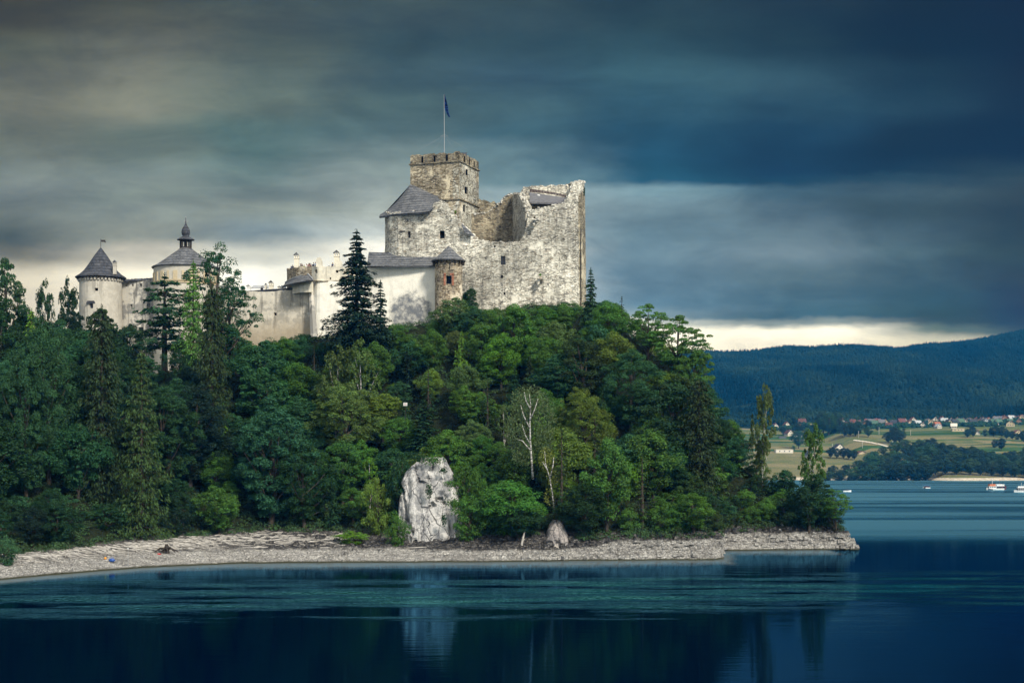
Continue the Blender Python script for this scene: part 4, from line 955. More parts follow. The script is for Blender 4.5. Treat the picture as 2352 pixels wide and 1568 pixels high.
crag('outcrop', [(1535, 1600, 1250), (1540, 1592, 1235), (1548, 1575, 1222), (1555, 1568, 1212)], 260, 262, M_cliff, 'pale jagged outcrop in low bushes near the end of the front ledge', 4, .6, 'rock', 21)
crag('outcrop', [(1760, 1850, 1238), (1768, 1842, 1222), (1780, 1826, 1208), (1790, 1806, 1196)], 285, 287, M_cliff, 'grey white-flecked outcrop low on the far point', 4, .6, 'rock', 27)
crag('ledge', [(1560, 1664, 1286), (1570, 1658, 1279), (1580, 1648, 1271), (1600, 1636, 1266)], 252, 254, M_ground, 'pale flat rock ledge ending the front spit', 5, .35, 'rock', 30, 6)

# loose stones over beach and bank (uncountable)
random.seed(11); mb = MB()
def stone(X, Y, z, s_, mb):
    n = len(mb.v); a = random.random()*3; fl_ = random.uniform(.35, .7)
    pts = [(1, 0, 0), (.35, .8, .05), (-.75, .55, 0), (-.8, -.5, .05), (.3, -.85, 0)]
    for k, (px_, py_, pz_) in enumerate(pts): mb.v.append((X+s_*(px_*math.cos(a)-py_*math.sin(a))*random.uniform(.8, 1.15), Y+s_*(px_*math.sin(a)+py_*math.cos(a)), z-.2*s_))
    for k, (px_, py_, pz_) in enumerate(pts): mb.v.append((X+.62*s_*(px_*math.cos(a)-py_*math.sin(a)), Y+.62*s_*(px_*math.sin(a)+py_*math.cos(a)), z+s_*fl_*random.uniform(.7, 1.1)))
    for k in range(5): mb.f.append((n+k, n+(k+1) % 5, n+5+(k+1) % 5, n+5+k))
    mb.f.append((n+5, n+6, n+7, n+8, n+9))
for _ in range(15000):
    X = random.uniform(-110, 63); ys = np.interp(X, SX, SY); wd = np.interp(X, WX, WW)
    u = wd*random.random()**.9; Y = ys+u; zz_ = land_z(X, Y)
    if zz_ < .05: continue
    big = (u/wd > .45) and X > -35
    stone(X, Y, zz_, (random.uniform(.06, .20) if random.random() < .94 else random.uniform(.3, .8))*(1.45 if big else 1)*(1 if X > -45 else .7), mb)
tag(mb.build('beach_stones', M_ground), 'loose angular stones covering the bare drawdown beach', 'stones', kind='stuff')
# driftwood
M_drift = plain('driftwood', (.36, .34, .31), .9, .1, .3)
mb = MB()
for _ in range(1100):
    X = random.triangular(-95, -24, -52); ys = np.interp(X, SX, SY); wd = np.interp(X, WX, WW)
    u = wd*random.triangular(.42, .98, .74); Y = ys+u; z_ = land_z(X, Y)+.08
    a = random.gauss(0, .35); L = random.uniform(.3, 1.6); pts = []
    for k in range(3): pts.append((X+math.cos(a)*L*(k-1)+random.uniform(-.1, .1), Y+math.sin(a)*L*(k-1), land_z(X+math.cos(a)*L*(k-1), Y+math.sin(a)*L*(k-1))+.1))
    mb.tube(pts, [random.uniform(.03, .09), .06, .025], 4)
tag(mb.build('driftwood_litter', M_drift), 'grey driftwood sticks strewn over the upper beach', 'driftwood', kind='stuff')
def beachpt(px_, py_):
    Y = CAMZ*F/(py_-HOR); X = wx(px_, Y)
    ys = np.interp(X, SX, SY); Y = ys-3
    while HOR-(land_z(wx(px_, Y), Y)-CAMZ)*F/Y > py_ and Y < ys+60: Y += .25
    X = wx(px_, Y); return X, Y, land_z(X, Y)
def log(px_, py_, L, r_, ang, label, fork=False, name='drift_log'):
    X, Y, z_ = beachpt(px_, py_); mb = MB(); d = Vector((math.cos(ang), math.sin(ang)*.8, .05)); c = Vector((X, Y, z_+r_+.1))
    mb.tube([c-d*L/2, c+Vector((0, 0, r_*.4)), c+d*L/2], [r_, r_*.9, r_*.45], 7)
    if fork: mb.tube([c, c+Vector((d.x*.4, -.3, .5))*L*.4], [r_*.6, r_*.2], 5)
    tag(mb.build(name, M_drift, None, True, loc=c), label, 'log')
log(360, 1205+56, 3.2, .16, .5, 'thick pale plank-like log on the left beach near the bushes', name='drift_log')
log(580, 1262, 5.0, .14, -.1, 'longest bare driftwood log lying level mid-beach', True)
log(430, 1264, 3.4, .12, -.7, 'slanting driftwood branch near the dark stump', True)
log(956, 1261, 3.4, .11, .1, 'pale log lying on the beach right of the low green bush')
log(1168, 1271, 2.8, .09, -.9, 'thin bleached branch sloping down the stones right of the cliff')
X, Y, z_ = beachpt(381, 1268); t_s = thing('tree_stump', (X, Y, land_z(X, Y)), 'dark uprooted stump with splayed roots on the beach', 'stump'); mb = MB(); z_ = land_z(X, Y)
mb.tube([(X, Y, z_-.1), (X+.15, Y, z_+.8), (X+.1, Y, z_+1.3)], [.6, .4, .22], 8); mb.build('trunk', M_wood, t_s)
mb = MB()
for k in range(9):
    a = k*.7+random.random()*.3; mb.tube([(X, Y, z_+.5), (X+math.cos(a)*.9, Y+math.sin(a)*.8, z_+.55+random.random()*.3), (X+math.cos(a)*2., Y+math.sin(a)*1.6, z_+.02)], [.2, .13, .05], 5)
mb.build('roots', M_wood, t_s)
X, Y, z_ = beachpt(257, 1290); t_ = thing('plastic_canister', (X, Y, z_), 'bright blue plastic canister washed up on the left beach', 'canister')
mb = MB(); mb.tube([(X-.42, Y, z_+.25), (X-.32, Y, z_+.27), (X+.3, Y, z_+.27), (X+.36, Y, z_+.26), (X+.5, Y, z_+.25)], [.12, .26, .26, .12, .1], 12); mb.build('body', plain('blue_plastic', (.015, .07, .28), .4, .5), t_, True)
mb = MB(); mb.tube([(X-.2, Y, z_+.5), (X-.1, Y, z_+.66), (X+.12, Y, z_+.66), (X+.2, Y, z_+.5)], .04, 5); mb.build('handle', plain('blue_plastic', (0, 0, 0)), t_)
X, Y, z_ = beachpt(242, 1285); t_ = thing('ball', (X, Y, z_), 'small orange ball lying on the left beach', 'ball'); mb = MB()
mb.lathe(X, Y, [(.2*math.sin(k*math.pi/8)+.001, z_+.2-.2*math.cos(k*math.pi/8)) for k in range(9)], 12); mb.build('shell', plain('orange_plastic', (.7, .28, .03), .5), t_, True)
X, Y, z_ = beachpt(365, 1275); t_ = thing('bottle', (X, Y, z_), 'red plastic bottle beside the dark stump', 'bottle'); mb = MB()
mb.tube([(X-.25, Y, z_+.12), (X+.15, Y, z_+.12), (X+.25, Y, z_+.12), (X+.36, Y, z_+.12)], [.12, .12, .05, .05], 8); mb.build('body', plain('red_plastic', (.45, .03, .03), .5), t_, True)
X, Y, z_ = beachpt(294, 1300); t_ = thing('marker_pole', (X, Y, z_), 'thin pale measuring pole standing at the left waterline', 'pole'); mb = MB(); mb.tube([(X, Y, z_-.3), (X+.03, Y, z_+2.6)], [.03, .02], 6); mb.build('pole', M_metal, t_)
mb = MB(); mb.box((X, Y, z_+2.65), (.16, .1, .12)); mb.build('pole_cap', M_whitepaint, t_)
# dead leaning trunk beside the pointed rock
t_d = thing('dead_tree', wpos(1195, 1275, 252.5), 'bare grey dead trunk leaning beside the pointed rock', 'trunk'); mb = MB()
mb.tube([wpos(1194, 1278, 252.5), wpos(1199, 1245, 252.8), wpos(1206, 1215, 253.4)], [.28, .2, .1], 7); mb.build('trunk', M_drift, t_d, True)
mb = MB(); mb.tube([wpos(1199, 1245, 252.8), wpos(1206, 1236, 253)], [.1, .03], 5); mb.build('snag', M_drift, t_d)
# little white notice board on the slope
c = wpos(931, 928, 288); zg = land_z(c[0], c[1]); t_n = thing('notice_board', (c[0], c[1], zg), 'small white notice board on a post in the bushes halfway up the hill', 'sign')
mb = MB(); mb.box(c, (.75, .06, .6)); mb.build('panel', plain('board_white', (.5, .5, .48), .8), t_n); mb = MB(); mb.box((c[0], c[1]-.04, c[2]-.02), (.4, .02, .07)); mb.build('lettering', plain('red_paint', (.4, .05, .04)), t_n)
mb = MB(); mb.box((c[0], c[1]+.08, (zg+c[2])/2), (.08, .08, c[2]-zg+.4)); mb.build('post', M_wood, t_n)
# ------------------------------------------------------------------ TREES
rng = np.random.default_rng(4)
def leaf_mat(name, trans=.25, rough=.7):
    m = bpy.data.materials.new(name); m.use_nodes = True; t = NT(m.node_tree); t.n.clear()
    oi = t.add('ShaderNodeObjectInfo'); at = t.add('ShaderNodeAttribute'); at.attribute_name = 'v'
    v = at.outputs['Fac']
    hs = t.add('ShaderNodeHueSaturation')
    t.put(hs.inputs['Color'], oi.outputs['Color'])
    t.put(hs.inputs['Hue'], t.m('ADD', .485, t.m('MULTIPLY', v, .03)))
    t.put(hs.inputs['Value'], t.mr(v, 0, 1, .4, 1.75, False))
    d = t.add('ShaderNodeBsdfPrincipled'); t.put(d.inputs['Base Color'], hs.outputs[0]); d.inputs['Roughness'].default_value = rough; d.inputs['Specular IOR Level'].default_value = .25
    tr = t.add('ShaderNodeBsdfTranslucent'); t.put(tr.inputs[0], t.mix(1., hs.outputs[0], (1.0, 1.25, .5), 'MULTIPLY'))
    mx = t.add('ShaderNodeMixShader'); mx.inputs[0].default_value = trans; t.l.new(d.outputs[0], mx.inputs[1]); t.l.new(tr.outputs[0], mx.inputs[2])
    o = t.add('ShaderNodeOutputMaterial'); t.l.new(mx.outputs[0], o.inputs[0]); return m
M_leaf = leaf_mat('foliage'); M_needle = leaf_mat('needles', .08, .8)
M_bark = plain('bark', (.055, .045, .035), .95, .1, .3)
M_deadbark = plain('dead_bark', (.16, .15, .14), .95, .1, .3)
m, t, b = newmat('birch_bark', .8, .2); o = t.add('ShaderNodeTexCoord').outputs['Object']
t.put(b.inputs['Base Color'], t.ramp(t.noise(t.vmul(o, (2, 2, 5)), 1., 4, .7), [(.44, (.05, .045, .04)), (.54, (.46, .45, .42))])); M_birch = m
def leaves(name, C, N, size, var, aspect=.6, mat=None, sag=None):
    n = len(C); N = N/np.linalg.norm(N, axis=1, keepdims=True)
    T = rng.normal(size=(n, 3)) if sag is None else sag+rng.normal(size=(n, 3))*.35
    T -= (T*N).sum(1, keepdims=True)*N; T /= np.linalg.norm(T, axis=1, keepdims=True)+1e-9; B = np.cross(N, T)
    a = size[:, None]; bq = a*aspect
    V = np.empty((n, 4, 3)); V[:, 0] = C-T*a; V[:, 1] = C+B*bq+T*a*.1; V[:, 2] = C+T*a; V[:, 3] = C-B*bq-T*a*.1
    me = bpy.data.meshes.new(name); me.vertices.add(4*n); me.loops.add(4*n); me.polygons.add(n)
    me.vertices.foreach_set('co', V.ravel()); me.loops.foreach_set('vertex_index', np.arange(4*n, dtype=np.int32))
    me.polygons.foreach_set('loop_start', np.arange(0, 4*n, 4, dtype=np.int32)); me.update(calc_edges=True)
    at = me.attributes.new('v', 'FLOAT', 'FACE'); at.data.foreach_set('value', np.clip(var, 0, 1).astype(np.float32))
    me.materials.append(mat or M_leaf); return me
def tubes_mesh(name, list_, mat):
    mb = MB()
    for pts, rad, seg in list_: mb.tube(pts, rad, seg, cap=False)
    me = bpy.data.meshes.new(name); me.from_pydata(mb.v, [], mb.f); me.update(); me.polygons.foreach_set('use_smooth', [True]*len(me.polygons)); me.materials.append(mat); return me
def broadleaf(name, H, Rr, ncl, npc, ls, crown0=.2, top=1., flat=.85, bark=None, hang=False, fill=.75, clr=.27):
    """crown of leaf clumps carried by limbs; H height, Rr crown radius"""
    cz = H*(crown0+1)/2; rz = H*(1-crown0)/2
    cl = []
    lean = rng.normal(size=2)*.06*H
    while len(cl) < ncl:
        d = rng.normal(size=3); d /= np.linalg.norm(d); r = rng.uniform(0, 1)**(1/3.) if rng.random() > fill else rng.uniform(.72, 1.0)
        zf = d[2]*r; wid = (1-max(0, zf)**2.2*.55)*(1 if zf > -.3 else .9+.3*zf)
        lob = 1+.26*math.sin(3*math.atan2(d[1], d[0])+name_seed*1.7)+.20*math.sin(6*d[2]+name_seed)*math.sin(2*math.atan2(d[1], d[0])+name_seed)
        p = np.array((d[0]*r*Rr*wid*lob+lean[0]*max(0, zf), d[1]*r*Rr*wid*lob+lean[1]*max(0, zf), cz+zf*rz))
        cl.append(p)
    cl = np.array(cl); rc = Rr*clr*rng.uniform(.35, 1.35, ncl); bright = rng.uniform(.15, .85, ncl)
    C = []; N = []; S_ = []; Vv = []
    for i in range(ncl):
        k = int(npc*rng.uniform(.6, 1.3)); d = rng.normal(size=(k, 3)); d /= np.linalg.norm(d, axis=1, keepdims=True); d[:, 2] = np.where(d[:, 2] < -.55, -d[:, 2]*.6, d[:, 2])
        rr = rc[i]*rng.uniform(.55, 1.08, k)**.6; sc = np.array((1, 1, flat)) if not hang else np.array((.7, .7, 1.3))
        C.append(cl[i]+d*rr[:, None]*sc); N.append(d*np.array((.7, .7, 1))+rng.normal(size=(k, 3))*.45+np.array((0, 0, .45)))
        S_.append(ls*rng.uniform(.6, 1.35, k)); Vv.append(bright[i]*.6+rng.uniform(0, .4, k))
    C = np.concatenate(C); me = leaves(name+'_crown', C, np.concatenate(N), np.concatenate(S_), np.concatenate(Vv), .55, sag=np.tile((0, 0, -1.), (len(C), 1)) if hang else None)
    tl = []; r0 = (H*.017+.05)*(.5 if bark else 1)
    tp = [(0, 0, -1.), (rng.normal()*.02*H, rng.normal()*.02*H, H*.3), (lean[0]*.5, lean[1]*.5, H*.6), (lean[0]*.8, lean[1]*.8, H*.9)]
    tl.append((tp, [r0*1.2, r0, r0*.6, r0*.15], 7))
    for i in range(0, ncl, max(1, ncl//(26 if not bark else 9))):
        p = cl[i]; zb = max(H*.12, p[2]-rng.uniform(.25, .4)*H); f = zb/H; bx = np.interp(f, (0, .3, .6, .9), [q[0] for q in tp]); by = np.interp(f, (0, .3, .6, .9), [q[1] for q in tp])
        mid_ = ((bx+p[0])/2, (by+p[1])/2, zb+(p[2]-zb)*.42); tl.append(([(bx, by, zb), mid_, tuple(p)], [r0*.45, r0*.28, r0*.08], 4))
    return me, tubes_mesh(name+'_trunk', tl, bark or M_bark), H
def conifer(name, H, Rr, nwh, nbr, npb, ls, base=.06, droop=.25, up=0., taper=.85, irregular=.15, hang=.0, bark=None, trunk_r=None):
    C = []; N = []; S_ = []; Vv = []; tl = []; r0 = trunk_r or H*.013+.05; sagl = []
    for w_ in range(nwh):
        f = base+(1-base)*(w_+rng.uniform(-.3, .3))/nwh; f = min(max(f, base), .995); z = f*H
        R_ = Rr*((1-f)/(1-base))**taper*rng.uniform(1-irregular*1.6, 1+irregular)+.10
        k = max(3, int(nbr*(.55+.45*(1-f)))); ph = rng.uniform(0, 6.28)
        for b_ in range(k):
            a = ph+2*math.pi*b_/k+rng.normal()*.25; L = R_*rng.uniform(.7, 1.12); dr = droop*rng.uniform(.6, 1.4)
            n = max(4, int(npb*(.3+.7*L/Rr))); s_ = rng.uniform(.12, 1., n)**.75
            x_ = L*s_; side_ = rng.normal(size=n)*L*.16*(1.15-s_*.7); zz = z+up*L*s_-dr*L*s_**1.6+.18*dr*L*np.maximum(0, s_-.7)*3
            if hang: zz = zz-rng.random(n)*hang*L*.55
            C.append(np.stack((x_*math.cos(a)-side_*math.sin(a), x_*math.sin(a)+side_*math.cos(a), zz+rng.normal(size=n)*.05*R_), 1))
            N.append(np.stack((rng.normal(size=n)*.5+.3*math.cos(a), rng.normal(size=n)*.5+.3*math.sin(a), np.full(n, .9 if not hang else .25)), 1))
            sagl.append(np.tile((math.cos(a), math.sin(a), -.35-hang*2.5), (n, 1)))
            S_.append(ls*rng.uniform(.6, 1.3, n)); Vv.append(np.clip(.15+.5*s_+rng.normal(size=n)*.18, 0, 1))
            if b_ % 2 == 0 or H < 15 and w_ < nwh*.6: tl.append(([(0, 0, z), (L*.6*math.cos(a), L*.6*math.sin(a), z+up*L*.6-dr*L*.45)], [r0*.28*(1.1-f), r0*.05], 3))
    C.append(np.stack((rng.normal(size=30)*.08, rng.normal(size=30)*.08, H*rng.uniform(.95, 1.01, 30)), 1)); N.append(rng.normal(size=(30, 3))); S_.append(np.full(30, ls*.6)); Vv.append(np.full(30, .6)); sagl.append(np.tile((0, 0, 1.), (30, 1)))
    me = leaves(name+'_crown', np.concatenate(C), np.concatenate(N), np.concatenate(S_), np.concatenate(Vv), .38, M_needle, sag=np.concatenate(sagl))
    tl.append(([(0, 0, -1), (0, 0, H*.5), (0, 0, H*.99)], [r0*1.2, r0*.7, r0*.1], 7))
    return me, tubes_mesh(name+'_trunk', tl, bark or M_bark), H
PR = {}; name_seed = 0
def mk(key, fn, *a, **k):
    global name_seed
    name_seed += 1; PR[key] = (fn(key, *a, **k), a[1])
for i in range(5): mk('broad%d' % i, broadleaf, 12, [4.2, 3.6, 4.8, 4., 3.3][i], [150, 130, 160, 190, 120][i], 170, .15, [.12, .1, .16, .08, .15][i], clr=[.25, .27, .23, .2, .29][i])
for i in range(3): mk('big%d' % i, broadleaf, 25, [7.2, 8., 6.5][i], [270, 310, 250][i], 210, .175, .06, clr=[.17, .15, .17][i])
for i in range(3): mk('shrub%d' % i, broadleaf, 5, [2.7, 2.3, 3.1][i], 60, 130, .12, -.05, flat=.7, clr=.33)
mk('airy0', broadleaf, 22, 6.2, 190, 110, .17, .12, fill=.55, clr=.15); mk('airy1', broadleaf, 14, 5.6, 120, 130, .18, .3, fill=.6, flat=.4, clr=.19)
mk('birch0', broadleaf, 14, 2.7, 110, 120, .16, .12, bark=M_birch, hang=True, fill=.5, clr=.24); mk('birch1', broadleaf, 14, 2.2, 90, 110, .15, .2, bark=M_birch, hang=True, fill=.5, clr=.22)
mk('spruce0', conifer, 26, 5.2, 46, 14, 95, .26, .03, .38, up=.16, irregular=.34, taper=.8); mk('spruce1', conifer, 14, 3.0, 32, 12, 70, .2, .05, .3, up=.1, irregular=.32); mk('spruce2', conifer, 9, 2.1, 26, 10, 40, .22, .05, .3, up=.1, irregular=.25)
mk('thin0', conifer, 13, 2.1, 22, 6, 14, .2, .15, .35, irregular=.35)
mk('larch0', conifer, 28, 5.6, 40, 11, 48, .28, .04, .25, up=.15, hang=.25, taper=.62, irregular=.3); mk('larch1', conifer, 18, 4.2, 30, 9, 40, .26, .06, .3, up=.12, hang=.3, taper=.6, irregular=.35)
mk('column0', conifer, 26, 4.0, 44, 11, 44, .28, .03, .45, up=.1, hang=.35, taper=.38, irregular=.25); mk('gappy0', conifer, 24, 4.3, 17, 7, 110, .30, .30, .30, up=.22, taper=.5, irregular=.55, hang=.2)
# plant colours (species); the darkest also paint the light's fall-off at far left
GRE = (.056, .135, .020); DGR = (.015, .050, .016); YGR = (.090, .150, .020); BGR = (.026, .086, .032); OLV = (.030, .060, .014); BRO = (.019, .036, .011); SPR = (.008, .026, .013); PAL = (.085, .140, .040); LIM = (.090, .190, .018)
CN = {GRE: 'mid green', DGR: 'dark green', YGR: 'yellow-green', BGR: 'bluish green', OLV: 'olive green', BRO: 'brownish green', SPR: 'blackish green', PAL: 'pale grey-green', LIM: 'fresh bright green'}
KN = {'broad': ('broadleaf_tree', 'tree'), 'big': ('broadleaf_tree', 'tree'), 'shrub': ('shrub', 'shrub'), 'airy': ('broadleaf_tree', 'tree'), 'birch': ('birch_tree', 'tree'), 'spruce': ('spruce_tree', 'tree'), 'thin': ('spruce_tree', 'tree'), 'larch': ('larch_tree', 'tree'), 'column': ('spruce_tree', 'tree'), 'gappy': ('pine_tree', 'tree')}
def plant(key, X, Y, zg, H, Wd, col, label, group=None, rot=None, crown_only=False, tilt=0.):
    (cm, tm, H0), R0 = PR[key]; kn, cat = KN[key.rstrip('0123456789')]
    r_ = thing(kn, (X, Y, zg-.15), label, cat, group)
    r_.rotation_euler = (0, tilt, rng.uniform(0, 6.28) if rot is None else rot); r_.scale = (Wd/(2*R0), Wd/(2*R0), H/H0)
    for nm, me in (('crown', cm), ('trunk', tm)):
        if crown_only and nm == 'trunk': continue
        o = bpy.data.objects.new(nm, me); COL.objects.link(o); o.parent = r_
        j = 1+rng.normal()*.10; o.color = (col[0]*j*(1+rng.normal()*.08), col[1]*j, col[2]*j*(1+rng.normal()*.1), 1)
    return r_
HERO = [  # key, x, ytop, depth, width in picture units, colour, label, (ybase or None)
 ('spruce0', 819, 527, 322, 178, SPR, 'tallest dark spruce in front of the white palace wall', 862),
 ('spruce1', 874, 640, 324, 74, SPR, 'narrower dark spruce leaning against the right side of the tallest spruce', 850),
 ('gappy0', 378, 626, 318, 172, DGR, 'tall gappy pine with bare dark trunk in front of the chapel tower', 868),
 ('larch0', 444, 596, 322, 96, GRE, 'tall bright green larch right of the gappy pine', 900),
 ('broad0', 412, 772, 324, 66, DGR, 'rounded dark crown at the foot of the chapel tower', 900),
 ('broad3', 340, 818, 318, 64, BGR, 'rounded crown left of the gappy pine at the wall foot', 900),
 ('broad2', 300, 742, 316, 84, DGR, 'leafy crown right of the round tower against the peeling wall', 860),
 ('airy0', 497, 562, 330, 160, BGR, 'tall airy broadleaf tree against the sky right of the chapel roof', 880),
 ('airy0', 530, 640, 334, 120, BGR, 'right-hand airy tree leaning out over the stained curtain wall', 860),
 ('column0', 487, 655, 300, 104, BRO, 'dense brown-green columnar conifer below the chapel tower', 1060),
 ('column0', 234, 700, 282, 128, BRO, 'tall shaggy dark conifer in front of the round tower', 1150),
 ('larch0', 325, 800, 268, 150, OLV, 'large olive larch reaching down to the beach on the left', 1235),
 ('big0', 112, 722, 270, 165, BGR, 'big rounded ash tree left of the shaggy dark conifer', 1120),
 ('big1', 60, 800, 262, 140, BGR, 'dark rounded broadleaf tree low at the left edge', 1150),
 ('airy1', 16, 590, 305, 110, DGR, 'leafy tree top cut by the left edge against the sky', None),
 ('big2', 8, 660, 290, 150, DGR, 'dark broadleaf tree filling the left edge below the tree top', None),
 ('birch0', 108, 642, 312, 56, DGR, 'left of two drooping birch tops against the sky', None),
 ('birch0', 160, 636, 315, 62, DGR, 'right of two drooping birch tops beside the round tower', None),
 ('birch1', 228, 702, 306, 90, DGR, 'drooping treetop just below the windows of the round tower', None),
 ('big1', 200, 800, 295, 120, DGR, 'dark crown between the ash and the shaggy conifer', None),
 ('big2', 620, 918, 266, 178, BGR, 'great dark bluish ash tree above the middle of the beach', 1212),
 ('big0', 700, 1010, 262, 130, DGR, 'dark broadleaf tree right of the great ash above the beach', 1212),
 ('birch0', 772, 790, 294, 86, PAL, 'left of twin pale birches below the tallest spruce', 1010),
 ('birch0', 832, 778, 294, 84, PAL, 'right of twin pale birches below the tallest spruce', 1010),
 ('big0', 800, 870, 286, 165, PAL, 'broad pale grey-green crown under the twin birches', 1070),
 ('spruce2', 934, 805, 300, 66, SPR, 'small pointed dark spruce right of the twin birches', 905),
 ('spruce2', 1217, 818, 300, 56, BRO, 'small brownish spruce in the middle of the slope', 935),
 ('thin0', 1120, 868, 288, 66, OLV, 'thin olive spruce up-left of the white-stemmed birch', 1020),
 ('spruce1', 975, 915, 268, 120, DGR, 'dark bushy spruce crowning the white cliff', 1075),
 ('big2', 1350, 770, 304, 142, OLV, 'large olive chestnut tree on the upper slope', 950),
 ('big0', 1345, 884, 284, 130, YGR, 'yellow-green maple below the chestnut tree', 1090),
 ('thin0', 1290, 985, 264, 76, BRO, 'half-dead brown spruce right of the white-stemmed birch', 1225),
 ('thin0', 1366, 930, 272, 80, OLV, 'thin olive spruce in front of the yellow-green maple', 1120),
 ('thin0', 1475, 1040, 268, 84, OLV, 'thin grey-green spruce low between maple and brown conifer', 1215),
 ('column0', 1606, 868, 283, 122, BRO, 'tall shaggy brown conifer on the right shoulder of the hill', 1150),
 ('spruce1', 1357, 612, 322, 66, DGR, 'spruce rising beside the right corner of the ruin', 800),
 ('thin0', 1428, 680, 320, 44, DGR, 'small spruce tip on the skyline right of the ruin', 790),
 ('airy1', 1490, 695, 316, 100, GRE, 'left of two spreading trees on the right skyline', 840),
 ('airy1', 1556, 722, 314, 128, GRE, 'right of two spreading trees on the right skyline, against pale sky', 905),
 ('broad3', 1590, 800, 308, 90, GRE, 'rounded crown under the right spreading skyline tree', 930),
 ('big1', 1450, 800, 306, 150, BGR, 'dark bluish broad crown under the two skyline trees', 990),
 ('birch0', 1751, 880, 294, 58, PAL, 'tall drooping birch standing clear on the right ridge', 1030),
 ('birch0', 1868, 968, 290, 62, GRE, 'drooping birch near the tip against the far fields', 1160),
 ('airy1', 1920, 1120, 284, 84, GRE, 'small spreading tree overhanging the water at the tip of the point', 1228),
 ('broad1', 1858, 1090, 287, 96, DGR, 'dark bush-like tree under the drooping birch at the tip', 1222),
 ('broad0', 1175, 1105, 262, 150, GRE, 'leafy light green tree overhanging the low bank right of the cliff', 1240),
 ('broad2', 1190, 1150, 256, 120, DGR, 'dense dark bush hanging over the blocky grey rock', 1245),
 ('broad1', 1035, 682, 320, 90, PAL, 'pale green bush at the foot of the round turret', 790),
 ('broad3', 1075, 658, 325, 36, DGR, 'narrow dark bush between turret and ruined wall', 720),
 ('shrub0', 1078, 1140, 256.5, 84, GRE, 'leafy shrub overlapping the right edge of the white cliff', None),
 ('shrub2', 1062, 1062, 263, 80, GRE, 'shrub hanging over the upper right of the white cliff', None),
 ('shrub0', 908, 1176, 257, 50, GRE, 'low leafy shrub at the lower left edge of the white cliff', None),
 ('shrub1', 925, 1040, 266, 74, DGR, 'dark shrub above the upper left corner of the white cliff', None),
 ('shrub2', 868, 1095, 266, 70, YGR, 'yellowish shrub under the small grey outcrop', None),
 ('shrub0', 10, 1230, 214, 60, BGR, 'willow shrub at the water edge in the left corner', 1298),
 ('shrub1', 812, 1222, 259, 64, LIM, 'low fresh green bramble on the beach left of the cliff', 1250),
 ('broad4', 1395, 1005, 266, 100, GRE, 'rounded green tree right of the half-dead brown spruce', 1230),
 ('broad0', 1345, 1110, 258, 110, DGR, 'dark leafy tree right of the pointed rock', 1240),
]
hero_xy = []; HY = []
for h in HERO:
    key, px_, yt_, Y, wpx, col, lab, yb_ = h; X = wx(px_, Y)
    if yb_:          # stand it where the slope appears at its foot
        ys = np.interp(X, SX, SY); Y_ = ys+1.
        while Y_ < 336 and HOR-(land_z(wx(px_, Y_), Y_, False)-CAMZ)*F/Y_ > yb_: Y_ += .5
        if abs(Y_-Y) < 34: Y = Y_; X = wx(px_, Y)
    HY.append((px_, yt_, Y, wpx, yb_)); zg = land_z(X, Y, False); zt_ = wz(yt_, Y); hero_xy.append((X, Y, wpx*Y/F/2))
    plant(key, X, Y, zg, max(2.5, zt_-zg), wpx*Y/F, col, lab, tilt=(.10 if 'overhanging the water' in lab else 0))
# the white-stemmed birch with its visible forked stem and a second, leaning one
def stem_birch(path, rads, limbs, crown_c, label, n=900, col=PAL):
    base = path[0]; t_ = thing('birch_tree', base, label, 'tree')
    tl = [(path, rads, 7)]+[(l, [.13, .08, .04][:len(l)] if len(l) == 3 else [.1, .04], 5) for l in limbs]
    mb = MB()
    for p_, r_, s_ in tl: mb.tube(p_, r_, s_)
    mb.build('trunk', M_birch, t_, True)
    C = []
    for (c, r_, k) in crown_c:
        d = rng.normal(size=(k, 3)); d /= np.linalg.norm(d, axis=1, keepdims=True); C.append(np.array(c)+d*(rng.uniform(.2, 1, k)**.5)[:, None]*np.array(r_))
    C = np.concatenate(C); n = len(C)
    me = leaves('crown', C-np.array(base), rng.normal(size=(n, 3))+np.array((0, -.4, .3)), .14*rng.uniform(.6, 1.3, n), rng.uniform(.1, 1, n), .5, sag=np.tile((0, 0, -1.), (n, 1)))
    o = bpy.data.objects.new('crown', me); COL.objects.link(o); o.parent = t_; o.color = (*col, 1); return t_
Yb_ = 261.
W = lambda a, b, d=0.: wpos(a, b, Yb_+d)
stem_birch([W(1224, 1100), W(1221, 1060), W(1218, 1010), W(1217, 970), W(1219, 930), W(1216, 905)], [.2, .17, .14, .11, .07, .03],
 [[W(1219, 1022), W(1207, 1000), W(1199, 975)], [W(1218, 985), W(1203, 955), W(1196, 930)], [W(1217, 965), W(1228, 940), W(1236, 915)], [W(1219, 1035), W(1200, 1012), W(1186, 1008)], [W(1219, 940), W(1208, 920), W(1204, 900)]],
 [((W(1215, 925, 1.4)), (3.4, 1.4, 3.2), 2600), (W(1190, 985, 1.), (2.4, 1.3, 3.4), 1900), (W(1245, 960, 1.6), (2.6, 1.2, 4.0), 2200), (W(1200, 1040, 1.4), (2.2, .9, 2.4), 900), (W(1250, 1010, 1.4), (1.9, 1., 2.6), 900)], 'tall birch with forked bright white stem in the middle of the slope', col=(.085, .12, .05))
Yb_ = 257.
stem_birch([W(1273, 1170), W(1268, 1130), W(1262, 1095), W(1253, 1065), W(1251, 1035)], [.13, .11, .09, .06, .03], [[W(1263, 1098), W(1270, 1070), W(1272, 1050)], [W(1258, 1080), W(1246, 1060)]],
 [(W(1256, 1055, .8), (1.5, .9, 2.2), 800), (W(1270, 1095, .8), (1.1, .7, 1.8), 450), (W(1262, 1140, .8), (1., .6, 1.6), 300)], 'slender leaning white birch below the forked birch', col=(.15, .17, .035))
